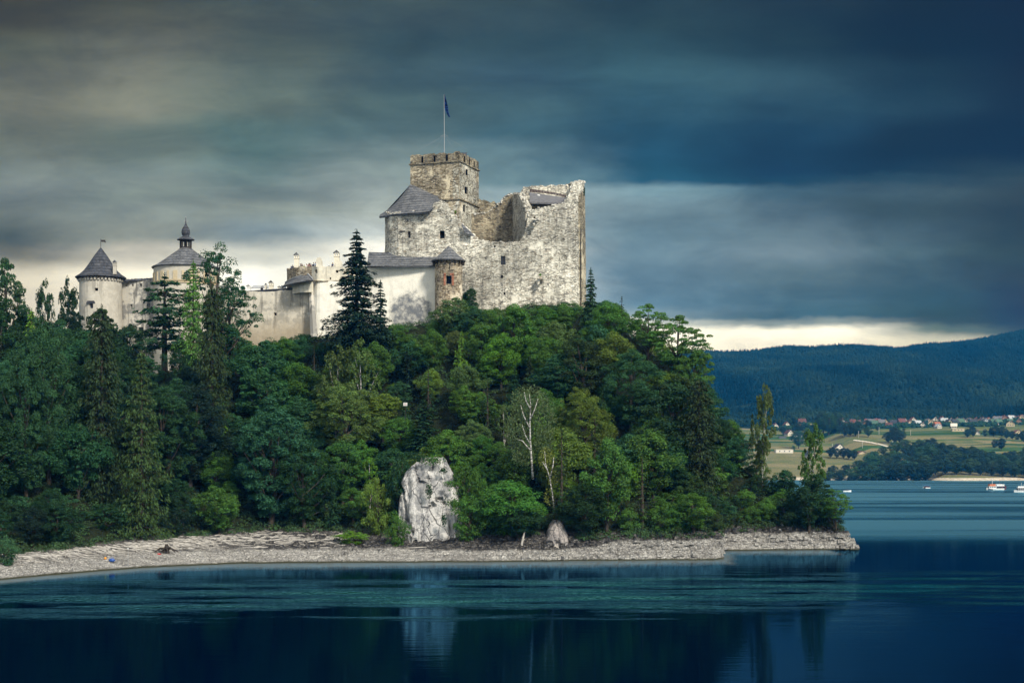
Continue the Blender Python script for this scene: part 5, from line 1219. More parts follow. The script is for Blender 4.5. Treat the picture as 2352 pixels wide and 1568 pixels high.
# bare pale dead branches low right
t_ = thing('dead_shrub', wpos(1543, 1200, 262), 'bare bleached forked branches in the bushes low on the right', 'branches'); mb = MB()
for l in ([(1543, 1200), (1543, 1180), (1552, 1166)], [(1543, 1182), (1538, 1170), (1534, 1160)], [(1544, 1192), (1556, 1182), (1566, 1176)]): mb.tube([wpos(a, b, 262) for a, b in l], [.09, .06, .03], 5)
mb.build('stems', M_birch, t_)
# slope woodland: individual trees
SIL_X = [-60, 0, 60, 110, 180, 200, 280, 330, 420, 470, 560, 600, 650, 690, 720, 745, 760, 905, 930, 985, 1000, 1060, 1090, 1120, 1180, 1215, 1250, 1290, 1345, 1400, 1440, 1500, 1540, 1600, 1650, 1700, 1760, 1830, 1890, 1930, 1960]
SIL_Y = [650, 690, 690, 690, 715, 730, 765, 862, 872, 800, 772, 776, 768, 750, 768, 772, 755, 728, 762, 766, 735, 688, 688, 690, 678, 690, 690, 680, 688, 676, 715, 745, 790, 800, 880, 935, 985, 1060, 1120, 1160, 1205]
cand = []
random.seed(8)
for gx in np.arange(-135, 63, 5.2):
    for gy in np.arange(0, 105, 5.7):
        X = gx+random.uniform(-2.3, 2.3); ys = np.interp(X, SX, SY); wd = np.interp(X, WX, WW); Y = ys+wd+.8+gy+random.uniform(-1.6, 2.4)
        if Y > np.interp(X, [-140, -60, -40, -15, 18, 25, 45, 64], [345, 342, 333, 327, 332, 328, 312, 292]): continue
        if Y > np.interp(X, BX, BY)-1.5 or X > 62: continue
        zg = land_z(X, Y, False)
        if zg < (2.0 if X < -55 else 2.6): continue
        px_ = CX+F*X/Y
        if px_ < -60: continue
        cand.append((Y, X, zg, px_))
for _ in range(230):        # brushy flank falling to the tip of the point
    X = random.uniform(24, 61.5); ys = np.interp(X, SX, SY); Y = ys+5+random.random()*30
    if Y > np.interp(X, BX, BY)-1.5 or Y > np.interp(X, [25, 45, 64], [328, 312, 292]): continue
    zg = land_z(X, Y, False)
    if zg > 2.8: cand.append((Y, X, zg, CX+F*X/Y))
keep = []
for q in cand:
    if all(abs(q[0]-k_[0])+abs(q[1]-k_[1]) > 2.6 for k_ in keep): keep.append(q)
cand = sorted(keep)
ZONES = [(120, 'at the far left'), (300, 'below the round tower'), (430, 'below the chapel tower'), (560, 'right of the brown columnar conifer'), (745, 'below the stained curtain wall'), (900, 'around the twin pale birches'), (1080, 'above and beside the white cliff'), (1270, 'around the forked white birch'), (1420, 'around the chestnut and maple'), (1560, 'below the right skyline trees'), (1690, 'around the shaggy brown conifer'), (1800, 'below the drooping ridge birch'), (3000, 'near the tip of the point')]
made = []; ntree = 0
for (Y, X, zg, px_) in cand:
    if any(abs(X-a)*1.5+abs(Y-b)*.6 < r_*.9 and abs(Y-b) < 6 for a, b, r_ in hero_xy): continue
    ztop_max = wz(np.interp(px_, SIL_X, SIL_Y)+random.uniform(2, 22), Y)
    lim = ztop_max-zg
    yb_ = HOR-(zg-CAMZ)*F/Y
    if px_ > 895 and px_ < 1085 and Y < 268: continue        # keep the cliff clear
    if 1238 < px_ < 1330 and Y < 262: continue
    left = px_ < 480
    H = random.choice([random.uniform(6, 9), random.uniform(8, 13.5)]) if not left else random.uniform(12, 20)
    if px_ > 1620: H = random.uniform(3.2, 8)
    if zg < 8 and px_ > 480: H *= .72
    if left and zg < 7.5: H = random.uniform(4, 8)
    for (hx_, hyt, hY, hw, hyb) in HY:           # keep the landmark trees visible
        if hyb and abs(px_-hx_) < hw*.30+14 and Y < hY+2: lim = min(lim, wz(hyb-.30*(hyb-hyt), Y)-zg)
    H = min(H, lim)
    if H < 2.2: continue
    r = random.random()
    if H < 5.2: key = 'shrub%d' % random.randrange(3); Wd = random.uniform(4.4, 6.5)*min(1.2, max(.75, H/4.5))
    elif r < .07 and H > 7: key = random.choice(['spruce1', 'spruce2', 'thin0']); Wd = H*.42
    elif r < .10 and H > 9: key = 'larch1'; Wd = H*.45
    elif r < .15 and H > 8: key = 'birch1'; Wd = H*.34
    elif H > 15: key = 'big%d' % random.randrange(3); Wd = H*random.uniform(.55, .7)
    else: key = 'broad%d' % random.randrange(5); Wd = H*random.uniform(.72, .92)
    if left: pal_ = [DGR, DGR, DGR, SPR, BGR, SPR]  # darker foliage on the left paints in the vignette
    elif px_ < 760: pal_ = [DGR, BGR, GRE, BGR, BGR]
    elif px_ > 1500: pal_ = [GRE, DGR, OLV, GRE, YGR, BGR]
    else: pal_ = [GRE, BGR, PAL, YGR, GRE, GRE, LIM, GRE]
    col = random.choice(pal_)
    if key.startswith(('spruce', 'thin')): col = random.choice([SPR, DGR, OLV])
    if key.startswith('larch'): col = random.choice([OLV, BRO, LIM])
    zn = next(n for lim_, n in ZONES if px_ < lim_); row = 'high' if yb_ < 900 else ('halfway up' if yb_ < 1080 else 'low')
    kind = {'shrub': 'bush', 'spruce': 'small spruce', 'thin': 'thin spruce', 'larch': 'larch', 'birch': 'birch', 'big': 'tall broadleaf tree', 'broad': 'broadleaf tree'}[key.rstrip('0123456789')]
    made.append([px_, key, X, Y, zg, H, Wd, col, '%s %s' % (CN[col], kind), '%s %s' % (row, zn)])
from collections import defaultdict
ORD = ['leftmost', 'second from left', 'third from left', 'fourth from left', 'fifth from left', 'sixth from left', 'seventh from left', 'eighth from left', 'ninth from left', 'tenth from left']
grp = defaultdict(list)
for q in made: grp[(q[8], q[9])].append(q)
for (a, b), L in grp.items():
    L.sort(key=lambda q: q[0])
    for i, q in enumerate(L):
        lab = '%s %s' % (a, b) if len(L) == 1 else '%s, %s %s' % (a, ORD[i] if i < len(ORD)-1 and i < len(L)-1 or len(L) < 2 else 'rightmost', b)
        plant(q[1], q[2], q[3], q[4], q[5], q[6], q[7], lab, 'bushes on the castle hill' if q[1].startswith('shrub') else 'trees covering the castle hill')
print('slope plants', len(made), sum(q[1].startswith('shrub') for q in made))
# undergrowth (uncountable)
n = 0; C = []; 
for _ in range(6000):
    X = random.uniform(-140, 62); ys = np.interp(X, SX, SY); wd = np.interp(X, WX, WW); Y = ys+wd-1.2+random.random()**1.4*95
    if Y > np.interp(X, BX, BY)-1 or Y > 338: continue
    px_ = CX+F*X/Y
    if (905 < px_ < 1075 and Y < 264) or (1240 < px_ < 1330 and Y < 258): continue
    zg = land_z(X, Y)
    if zg < (1.9 if X < -62 else 3.1): continue
    r_ = random.uniform(.6, 1.5); k = int(46*r_*r_)+20; d = rng.normal(size=(k, 3)); d /= np.linalg.norm(d, axis=1, keepdims=True); d[:, 2] = abs(d[:, 2])
    C.append((np.array((X, Y, zg))+d*np.array((r_, r_, r_*random.uniform(.5, 1.1)))*(rng.uniform(.4, 1, k)**.5)[:, None], d, rng.uniform(.0, .7)+rng.uniform(0, .3, k)))
CC = np.concatenate([c[0] for c in C]); DD = np.concatenate([c[1] for c in C]); VV = np.concatenate([c[2] for c in C]); n = len(CC)
me = leaves('undergrowth', CC, DD+rng.normal(size=(n, 3))*.5+np.array((0, 0, .4)), .15*rng.uniform(.6, 1.5, n), VV, .55)
o = bpy.data.objects.new('undergrowth', me); COL.objects.link(o); o.color = (.04, .08, .028, 1); tag(o, 'dense low undergrowth of leaves covering the hillside', 'undergrowth', kind='stuff')
# small plants clinging to the cliff and walls
def tuft(px_, py_, Y, wpx, hpx, label, col=GRE):
    c = wpos(px_, py_, Y); r_ = wpx*Y/F/2; rz_ = hpx*Y/F/2; k = int(60+r_*rz_*260); d = rng.normal(size=(k, 3)); d /= np.linalg.norm(d, axis=1, keepdims=True)
    me = leaves('cliff_plant', d*np.array((r_, .5, rz_))*(rng.uniform(.1, 1, k)**.5)[:, None], d+rng.normal(size=(k, 3))*.5, .13*rng.uniform(.6, 1.4, k), rng.uniform(0, 1, k), .55)
    o = bpy.data.objects.new('cliff_plant', me); COL.objects.link(o); o.location = c; o.color = (*col, 1); tag(o, label, 'plant')
tuft(985, 1125, 258.6, 18, 44, 'green ivy tuft in the upper middle of the white cliff', DGR)
tuft(1020, 1192, 256.8, 14, 38, 'dark fern tuft low in the crack of the white cliff', DGR)
tuft(1036, 1110, 259.4, 40, 16, 'shrubby growth on the upper right of the cliff', GRE)
tuft(1050, 1160, 258, 26, 40, 'green growth down the right edge of the cliff', GRE)
tuft(1018, 1080, 260.6, 22, 18, 'tuft near the top right of the cliff', DGR)
tuft(955, 1050, 261, 60, 26, 'shrubs hanging over the top of the white cliff', DGR)
tuft(992, 1056, 261.5, 70, 26, 'leafy shrubs draped over the very top of the white cliff', GRE)
tuft(938, 1222, 256, 14, 8, 'small tuft at the foot of the cliff', GRE)
tuft(1240.5, 631, 334.4, 7, 6, 'small green plant growing on the stone console of the ruin', GRE)
tuft(1046, 487, 336.6, 5, 9, 'small weed on the broken top of the ruined wall', YGR)
tuft(1342, 440, 337.5, 5, 26, 'hanging weeds on the top right corner of the ruin', BRO)
# ------------------------------------------------------------------ FAR SHORE
random.seed(21)
RX = [-3000, -1500, 0, 445, 520, 620, 700, 780, 850, 900, 1000, 1080, 1180, 1400, 1800, 3000]
RY = [200, 200, 215, 270, 270, 276, 281, 286, 281, 277, 287, 298, 318, 350, 330, 250]
def far_z(X, Y):
    ysh = 1459+14*math.sin(X*.013)+9*math.sin(X*.041)+(55 if X < 400 else 0)
    u = Y-ysh
    if u < 0: return u*.1
    if Y < 2180:
        z = 2.2*min(1, u/9)+max(0, u-9)*.098+(X-430)*.012*min(1, u/600)
        z += 2.2*mnoise.noise(Vector((X*.006, Y*.006, 0)))*min(1, u/100)
        return z
    zb = 2.2+(2180-ysh-9)*.098+(X-430)*.012
    t = min(1, (Y-2180)/1420); zr = np.interp(X, RX, RY)
    z = zb+(zr-zb)*(t**1.12)+26*mnoise.noise(Vector((X*.0022, Y*.0022, 3)))*math.sin(math.pi*min(1, t))*1.6+9*mnoise.noise(Vector((X*.008, Y*.008, 8)))*min(1, t*4)
    if Y > 3600: z = zr-(Y-3600)*.15
    return z
V = []; Fc = []; xs = list(np.arange(-3000, 200, 160))+list(np.arange(200, 1600, 14))+list(np.arange(1600, 3001, 200)); ys_ = [1380, 1420, 1440]+list(np.arange(1448, 1500, 3.))+list(np.arange(1500, 2200, 14))+list(np.arange(2200, 3700, 34))+[3750, 3880]
for X in xs:
    for Y in ys_: V.append((X, Y, far_z(X, Y)))
n = len(ys_)
for i in range(len(xs)-1):
    for j in range(n-1): a = i*n+j; Fc.append((a, a+n, a+n+1, a+1))
m, t, b = newmat('far_fields', 1., .0); P_ = t.add('ShaderNodeNewGeometry').outputs['Position']; s = t.sep(P_)
q = t.add('ShaderNodeVectorRotate', rotation_type='Z_AXIS'); t.put(q.inputs['Vector'], P_); q.inputs['Angle'].default_value = .10
fv = t.vmul(q.outputs[0], (.0035, .030, 0)); fc = t.sep(t.voro(fv, 1., 'F1', 'Color')); nz_ = t.noise(P_, .05, 5, .6); nf = t.noise(P_, .4, 4, .6)
fld = t.ramp(t.m('ADD', t.m('MULTIPLY', fc[0], .72), t.m('MULTIPLY', nz_, .28)), [(.22, (.03, .07, .025)), (.38, (.08, .11, .045)), (.52, (.14, .14, .07)), (.68, (.19, .17, .095)), (.85, (.04, .09, .03))])
k = t.mr(nf, .3, .7, .8, 1.15); fld = t.mix(1., fld, t.comb(k, k, k), 'MULTIPLY')
sh = t.mix(t.mr(nf, .35, .65), (.30, .26, .21), (.56, .51, .43)); col = t.mix(t.mr(t.m('ADD', s[2], t.m('MULTIPLY', nz_, 1.2)), 2.9, 3.4), sh, fld)
fo = t.mix(t.mr(t.noise(P_, .03, 6, .7), .35, .65), (.005, .012, .010), (.014, .028, .016))
gl = t.mr(t.noise(t.vadd(t.vmul(P_, (.0026, .0055, .0)), (3, 0, 0)), 1., 3, .5), .66, .70)
fo = t.mix(gl, fo, (.10, .14, .06))
col = t.mix(t.mr(t.m('ADD', s[1], t.m('MULTIPLY', nz_, 60.)), 2190, 2215), col, fo)
t.put(b.inputs['Base Color'], col)
tag(mesh('far_hills', V, Fc, m, None, True), kind='structure')
# distant second ridge
mb = MB(); pr = [(1560, 815), (1615, 811), (1650, 809), (1690, 812), (1730, 818), (1800, 830)]
for (a, ya), (c, yc) in zip(pr[:-1], pr[1:]):
    A = wpos(a, ya, 3860); B = wpos(c, yc, 3860); mb.quad((A[0], 3800, 100), (B[0], 3800, 100), B, A); mb.quad(A, B, (B[0], 3890, 100), (A[0], 3890, 100))
tag(mb.build('distant_ridge', plain('far_forest', (.02, .035, .02), 1., 0)), kind='structure')
# forest on the mountain (uncountable)
C = []; V = []; Fc = []
def cone(X, Y, z, h, r_, n_=5):
    b0 = len(V)
    for k in range(n_): a = 2*math.pi*k/n_+X; V.append((X+r_*math.cos(a), Y+r_*math.sin(a), z+h*.05))
    V.append((X+random.uniform(-.3, .3), Y, z+h))
    for k in range(n_): Fc.append((b0+k, b0+(k+1) % n_, b0+n_))
def blob(X, Y, z, h, r_):
    b0 = len(V)
    for (f, rr) in ((.1, .75), (.45, 1.), (.8, .65)):
        for k in range(6): a = 2*math.pi*k/6+X+f; V.append((X+r_*rr*math.cos(a)*random.uniform(.8, 1.2), Y+r_*rr*math.sin(a), z+h*f))
    V.append((X, Y, z+h))
    for q in range(2):
        for k in range(6): Fc.append((b0+q*6+k, b0+q*6+(k+1) % 6, b0+(q+1)*6+(k+1) % 6, b0+(q+1)*6+k))
    for k in range(6): Fc.append((b0+12+k, b0+12+(k+1) % 6, b0+18))
cnt = 0
while cnt < 26000:
    Y = random.uniform(2205, 3640) if cnt % 6 else random.uniform(3560, 3630); X = random.uniform((1560-CX)/F*Y, (2420-CX)/F*Y)
    g_ = mnoise.noise(Vector((X*.004+7, Y*.008, 2)))
    if g_ > .42 and Y < 3300: cnt += 1; continue
    z = far_z(X, Y); h = random.uniform(7, 14)
    if random.random() < (.75 if mnoise.noise(Vector((X*.003, Y*.003, 9))) > -.1 else .3): cone(X, Y, z-1, h, random.uniform(2., 3.4))
    else: blob(X, Y, z-1, h*.8, random.uniform(3., 5.))
    cnt += 1
me = bpy.data.meshes.new('mountain_forest'); me.from_pydata(V, [], Fc); me.update(); mm, t, b = newmat('mountain_trees', 1., 0.); P_ = t.add('ShaderNodeNewGeometry').outputs['Position']
t.put(b.inputs['Base Color'], t.ramp(t.m('ADD', t.m('MULTIPLY', t.noise(t.vmul(P_, (.006, .003, .006)), 1., 5, .6), .7), t.m('MULTIPLY', t.noise(P_, .09, 3), .3)), [(.38, (.002, .007, .006)), (.5, (.007, .018, .012)), (.64, (.022, .042, .020))])); me.materials.append(mm)
o = bpy.data.objects.new('mountain_forest', me); COL.objects.link(o); tag(o, 'dense blue spruce forest covering the far mountain', 'forest', kind='stuff')
def far_ground(px_, py_, lo=1465, hi=2190):
    """depth at which the far land appears at this picture height"""
    best = lo
    for Y in np.arange(lo, hi, 6.):
        X = wx(px_, Y)
        if HOR-(far_z(X, Y)-CAMZ)*F/Y <= py_: return X, Y, far_z(X, Y)
    Y = hi; X = wx(px_, Y); return X, Y, far_z(X, Y)
# gravel road
pts = [(2002, 1009), (2030, 1012), (1990, 1008.5)]
road = [(1960, 1011.5), (1985, 1014.5), (2005, 1018), (2028, 1023), (2050, 1030)]
mb = MB(); prev = None; cen = []
for i in range(len(road)-1):
    for k in range(6):
        f = k/6; cen.append((road[i][0]+(road[i+1][0]-road[i][0])*f, road[i][1]+(road[i+1][1]-road[i][1])*f))
for a, c in cen:
    X, Y, z_ = far_ground(a, c)
    if prev and abs(Y-prev[0][1]) > 40: continue
    L = (X-2, Y-6, far_z(X-2, Y-6)+.5); R_ = (X+2, Y+6, far_z(X+2, Y+6)+.5)
    if prev: mb.quad(prev[0], L, R_, prev[1])
    prev = (L, R_)
tag(mb.build('gravel_road', plain('gravel', (.5, .47, .42), .95, .1)), kind='structure')
# houses
def house(px_, py_, w_, d_, h_, rh, rz, wcol, rcol, label, group='village houses below the mountain', win=True, flat=False, balcony=False):
    X, Y, z_ = far_ground(px_, py_); t_ = thing('house', (X, Y, z_), label, 'house', group)
    t_.rotation_euler = (0, 0, rz); L = Vector((X, Y, z_)); 
    def bld(nm, mb_, mat, par=t_):
        me = bpy.data.meshes.new(nm); me.from_pydata(mb_.v, [], mb_.f); me.update(); me.materials.append(mat); o_ = bpy.data.objects.new(nm, me); COL.objects.link(o_); o_.parent = par; return o_
    mb = MB(); mb.box((0, 0, h_/2-1), (w_, d_, h_+2))
    if not flat:
        for s_ in (-1, 1): mb.tri((-w_/2, s_*d_/2, h_), (w_/2, s_*d_/2, h_), (0, s_*d_/2, h_+rh)) 
    bld('wall', mb, plain('wall_%s' % (wcol,), wcol, .9, .1))
    mb = MB()
    if flat: mb.box((0, 0, h_+.15), (w_+.6, d_+.6, .3))
    else:
        ov = .8; k = ov*rh/(w_/2)
        for s_ in (-1, 1):
            a, b_, c_, e_ = (0, -d_/2-ov, h_+rh+.12), (0, d_/2+ov, h_+rh+.12), (s_*(w_/2+ov), d_/2+ov, h_-k+.12), (s_*(w_/2+ov), -d_/2-ov, h_-k+.12)
            mb.quad(a, b_, c_, e_); mb.quad(*[(q_[0], q_[1], q_[2]-.25) for q_ in (e_, c_, b_, a)]); mb.quad(a, e_, (e_[0], e_[1], e_[2]-.25), (a[0], a[1], a[2]-.25)); mb.quad(c_, e_, (e_[0], e_[1], e_[2]-.25), (c_[0], c_[1], c_[2]-.25))
        
    rf = bld('roof', mb, plain('roof_%s' % (rcol,), rcol, .8, .2))
    if not flat and rh > 2.4: 
        mb = MB(); mb.box((w_*.18, d_*.1, h_+rh*.95), (.8, .8, 1.8)); bld('chimney', mb, plain('chimney_brick', (.25, .14, .1)), rf)
    if win:
        for fx_ in (-.28, 0, .28):
            mb = MB(); mb.box((fx_*w_, -d_/2-.02, h_*.45), (1.1, .12, 1.3)); bld('window', mb, M_glass)
            mb = MB(); mb.box((-w_/2-.02, fx_*d_, h_*.45), (.12, 1.1, 1.3)); bld('window', mb, M_glass)
        if not flat: mb = MB(); mb.box((0, -d_/2-.03, h_+rh*.3), (1.2, .14, 1.2)); bld('window', mb, M_glass)
    return t_
RD = (.11, .045, .04); RB = (.08, .04, .037); GYR = (.10, .11, .13); DKR = (.035, .04, .05); GNR = (.06, .12, .09); WH = (.55, .54, .50); CRM = (.42, .37, .27); BRW = (.22, .14, .09); BL2 = (.32, .36, .4); OR2 = (.28, .10, .06)
rn = {RD: 'red', RB: 'maroon', GYR: 'grey', DKR: 'slate-dark', GNR: 'green', BL2: 'pale metal', OR2: 'orange-red'}; wn = {WH: 'white', CRM: 'cream', BRW: 'brown timber', BL2: 'pale'}
HS = [(1782, 985, 9, 'red'), (1811, 981, 10), (1840, 979, 8)]
# near houses individually described
house(1925, 1038, 12, 10, 4.2, 5.0, .25, WH, DKR, 'white house with steep dark gabled roof alone in the meadow', 'houses by the far shore fields'); 
house(1926, 1037, 10, 6, 4.2, 4.2, 1.75, WH, DKR, 'cross-gable annex joined to the lone white meadow house', 'houses by the far shore fields')
house(1856, 1052, 9, 9, 3.6, 4.2, .5, WH, DKR, 'white dark-roofed house partly hidden behind the tip birch', 'houses by the far shore fields')
house(1800, 1040, 20, 9, 3.4, 0, .05, WH, WH, 'long flat unfinished white house by the ridge birch', 'houses by the far shore fields', flat=True)
house(1812, 1001, 9, 9, 3.4, 4.2, .4, WH, RB, 'white house with dark steep gables left of the row of field trees', 'houses by the far shore fields')
house(1833, 1004, 19, 10, 3.2, 2.6, 1.4, WH, DKR, 'long low white bungalow with dark hipped roof', 'houses by the far shore fields')
house(1797, 1006, 9, 6, 2, 0, .0, GYR, DKR, 'low dark flat shed left of the bungalow', 'houses by the far shore fields', win=False, flat=True)
house(1976, 1042, 9, 10, 1.2, 1.8, .3, CRM, RD, 'low red-roofed house half hidden by shore trees', 'houses by the far shore fields', win=False)
house(2200, 990, 15, 8, 3.6, 0, -.1, CRM, CRM, 'unfinished flat cream house alone in the green field', 'houses by the far shore fields', flat=True)
house(2321, 979, 11, 9, 4, 4, -.3, CRM, DKR, 'pale gabled house with dark roof alone on the right meadow', 'houses by the far shore fields')
house(2336, 1000, 13, 9, 3, 4, .15, CRM, RD, 'pink-walled house with wide red gable near the right edge', 'houses by the far shore fields')
house(2245, 998, 6, 6, 2.4, 3.4, -.4, WH, DKR, 'tiny white gable among the field trees', 'houses by the far shore fields', win=False)
vill = [(1780, 983, WH, RB), (1806, 979.5, WH, RB), (1842, 978, CRM, RB),
 (1934, 974, WH, RB), (1943, 979, BRW, RD), (1958, 975, CRM, RB), (1966, 978, WH, RD), (1974, 976, CRM, RD), (1986, 980, BRW, DKR), (1992, 974, WH, RD), (2001, 976, CRM, GYR), (2008, 979, WH, GNR), (2015, 974, CRM, RD), (2024, 977, WH, GYR), (2032, 975, CRM, DKR), (2041, 982, WH, RB), (2052, 976, CRM, DKR),
 (2070, 975, BRW, RD), (2078, 973, WH, RB), (2088, 975, CRM, RD), (2096, 972, WH, RD), (2108, 977, WH, BL2), (2119, 980.5, WH, RB), (2131, 974, CRM, GYR), (2139, 977, CRM, DKR), (2152, 980, BRW, OR2), (2148, 968, WH, BL2), (2163, 968, WH, RD), (2169, 972, CRM, BL2), (2178, 976, CRM, DKR), (2184, 971, WH, GYR), (2193, 976, CRM, DKR), (2197, 968, BRW, GYR), (2205, 975, CRM, GNR), (2212, 970, BRW, DKR), (2219, 974, WH, GYR), (2226, 968, CRM, GYR), (2235, 975, CRM, DKR), (2241, 967, BRW, RD), (2250, 972, BRW, DKR), (2256, 966, CRM, DKR), (2262, 972, BL2, GYR), (2270, 964, CRM, OR2), (2281, 973, CRM, GNR), (2287, 967, WH, GYR), (2293, 975, WH, GNR), (2297, 963, CRM, GYR), (2305, 967, BRW, RD), (2313, 962, WH, RD), (2320, 972, WH, GNR), (2322, 960, CRM, BL2), (2331, 965, WH, GYR), (2339, 961, CRM, RD), (2346, 967, CRM, OR2), (2351, 960, WH, GYR), (2340, 973, BRW, DKR), (2155, 984, WH, BL2), (2191, 983, WH, WH)]
cntl = defaultdict(int)
vz = [(1860, 'at the left end of the village'), (2000, 'behind the tall field trees'), (2060, 'in the left part of the village'), (2125, 'in the left centre of the village'), (2185, 'in the middle of the village'), (2240, 'right of the village middle'), (2290, 'in the right part of the village'), (2330, 'upper right in the village'), (3000, 'at the right edge of the village')]
labs = []
for (a, c, wc, rc) in vill:
    zn = next(n_ for l_, n_ in vz if a < l_); labs.append('%s house with %s roof %s' % (wn.get(wc, 'white'), rn.get(rc, 'flat white'), zn))
for i, (a, c, wc, rc) in enumerate(vill):
    lab = labs[i]; same = [k for k in range(len(labs)) if labs[k] == lab]
    if len(same) > 1: lab = ('left ' if same[0] == i else ('right ' if same[-1] == i else 'middle '))+lab
    s_ = random.uniform(.72, .98)
    house(a, c, 9*s_, 10*s_, 4*s_, 4.6*s_, random.choice([.1, .3, 1.3, 1.6, -.2, 1.9]), wc, rc, lab, win=True)
# utility poles
for (a, y0, y1, lab) in ((1938.7, 986, 1003, 'left of the lone field tree'), (1980.8, 1018, 1032, 'standing in the meadow right of the lone white house'), (2050.6, 1013, 1023, 'at the upper edge of the shore wood'), (2091.4, 987, 1000, 'in the tan field behind the shore wood'), (2019, 981, 998, 'in the field below the village, left'), (1972, 990, 1006, 'beside the field trees'), (1912, 1019, 1030, 'next to the lone white house')):
    X, Y, z_ = far_ground(a, y1); H_ = (y1-y0)*Y/F; t_ = thing('utility_pole', (X, Y, z_), 'thin utility pole '+lab, 'pole', 'utility poles in the far fields'); mb = MB(); mb.tube([(X, Y, z_-.5), (X, Y, z_+H_)], .28, 5); mb.build('pole', M_metal, t_)
    mb = MB(); mb.box((X, Y, z_+H_-.6), (1.8, .2, .2)); mb.build('crossarm', M_metal, t_)
# far trees: individual crowns in the shore wood and fields
FG = (.032, .085, .045); FD = (.016, .045, .030); FL = (.05, .13, .055); FO = (.04, .08, .035)
fcn = {FG: 'green', FD: 'dark', FL: 'bright green', FO: 'olive'}
far = []
wx_ = [1895, 1930, 1960, 2000, 2050, 2100, 2150, 2200, 2260, 2300, 2352, 2380]; wtop = [1068, 1064, 1058, 1036, 1014, 1000, 1004, 1016, 1028, 1040, 1018, 1014]
random.seed(5)
for (row, Y, dy) in ((0, 1478, 0), (1, 1505, 0), (2, 1550, 0), (3, 1610, 0), (4, 1680, 0)):
    px_ = 1900+row*6
    while px_ < 2375:
        X = wx(px_, Y); zg = far_z(X, Y); lim = wz(np.interp(px_, wx_, wtop)+random.uniform(0, 10)+(5-row)*0, Y)-zg
        H = min(random.uniform(13, 20) if px_ > 1960 else random.uniform(7, 12), lim)
        if H > 3: far.append([px_, Y, X, zg, H, H*random.uniform(.9, 1.2), random.choice([FG, FD, FD, FG, FL, FO] if px_ < 2150 else [FD, FD, FG, FO, FD]), row])
        px_ += random.uniform(21, 31)
rowl = ['front row of the shore wood', 'second row of the shore wood', 'middle of the shore wood', 'upper middle of the shore wood', 'back of the shore wood', 'top edge of the shore wood']
fl2 = defaultdict(list)
for q in far: 
    zone = 'left end' if q[0] < 2000 else 'left centre' if q[0] < 2100 else 'centre' if q[0] < 2200 else 'right centre' if q[0] < 2290 else 'right end'
    fl2[(fcn[q[6]], zone, q[7])].append(q)
for (cn_, zone, row), L in fl2.items():
    L.sort()
    for i, q in enumerate(L):
        lab = '%s%s tree, %s, %s' % ('' if len(L) == 1 else ['leftmost ', 'second ', 'third ', 'fourth ', 'fifth ', 'sixth '][i], cn_, zone, rowl[row])
        plant(random.choice(['broad0', 'broad1', 'broad2', 'broad3', 'broad4']), q[2], q[1], q[3], q[4], q[5], q[6], lab, 'trees of the shore wood across the lake', crown_only=False)
FT = [(1826, 990, 16, 'spruce1', FD, 'pointed tree'), (1837, 992, 14, 'broad0', FD, 'round tree'), (1800, 1000, 12, 'broad1', FD, 'dark tree'), (1834, 1030, 22, 'broad2', FG, 'large round tree'), (1822, 1034, 6, 'shrub0', FG, 'small bush'), (1858, 1020, 20, 'broad1', FD, 'dark tree'), (1877, 1000, 20, 'broad3', FG, 'tree'), (1891, 998, 26, 'broad0', FD, 'tall tree'), (1903, 996, 28, 'big0', FG, 'tall tree'), (1916, 994, 32, 'spruce1', FD, 'tallest pointed tree'), (1928, 995, 26, 'big2', FG, 'tall tree'), (1940, 1004, 16, 'broad2', FD, 'rounded tree'), (1953, 1003, 18, 'broad4', FD, 'rounded tree'), (1965, 1002, 20, 'broad3', FG, 'rounded tree'), (1972, 1000, 16, 'broad1', FD, 'rounded tree'), (1994, 1004, 13, 'broad4', FG, 'lone small tree'), (1995, 984, 12, 'broad3', FD, 'round bush'), (2016, 988, 6, 'shrub0', FD, 'bush'), (2045, 988, 5, 'shrub1', FD, 'bush'), (2057, 989, 6, 'shrub2', FD, 'bush'), (2064, 990, 5, 'shrub0', FD, 'bush'), (2076, 991, 5, 'shrub1', FD, 'bush'), (2040, 1019, 14, 'broad2', FD, 'tree'), (2055, 1019, 20, 'broad0', FD, 'tree'), (2066, 1018, 17, 'broad4', FG, 'tree'),
 (1908, 1052, 12, 'broad1', FD, 'dark bush'), (1922, 1054, 12, 'broad2', FD, 'dark bush'), (1937, 1054, 12, 'broad0', FD, 'dark bush'), (1950, 1054, 12, 'broad3', FD, 'dark bush'), (1962, 1056, 11, 'broad4', FD, 'dark bush'),
 (2222, 1005, 11, 'broad0', FD, 'bush'), (2235, 1004, 13, 'broad2', FD, 'round bush'), (2232, 986, 8, 'shrub1', FD, 'round bush'), (2262, 1002, 9, 'shrub2', FD, 'bush'), (2275, 1000, 12, 'spruce1', FD, 'pointed tree'), (2282, 1003, 14, 'broad3', FD, 'tree'), (2291, 1000, 16, 'spruce2', FD, 'pointed tree'), (2301, 1004, 14, 'broad1', FD, 'tree'), (2312, 1008, 11, 'broad0', FD, 'tree'), (2325, 1010, 11, 'broad2', FD, 'tree'), (2285, 1028, 10, 'shrub0', FD, 'round bush'), (2300, 1035, 14, 'broad4', FD, 'tree'), (2350, 1015, 15, 'broad3', FD, 'tree'), (2338, 1010, 9, 'shrub1', FD, 'bush')]
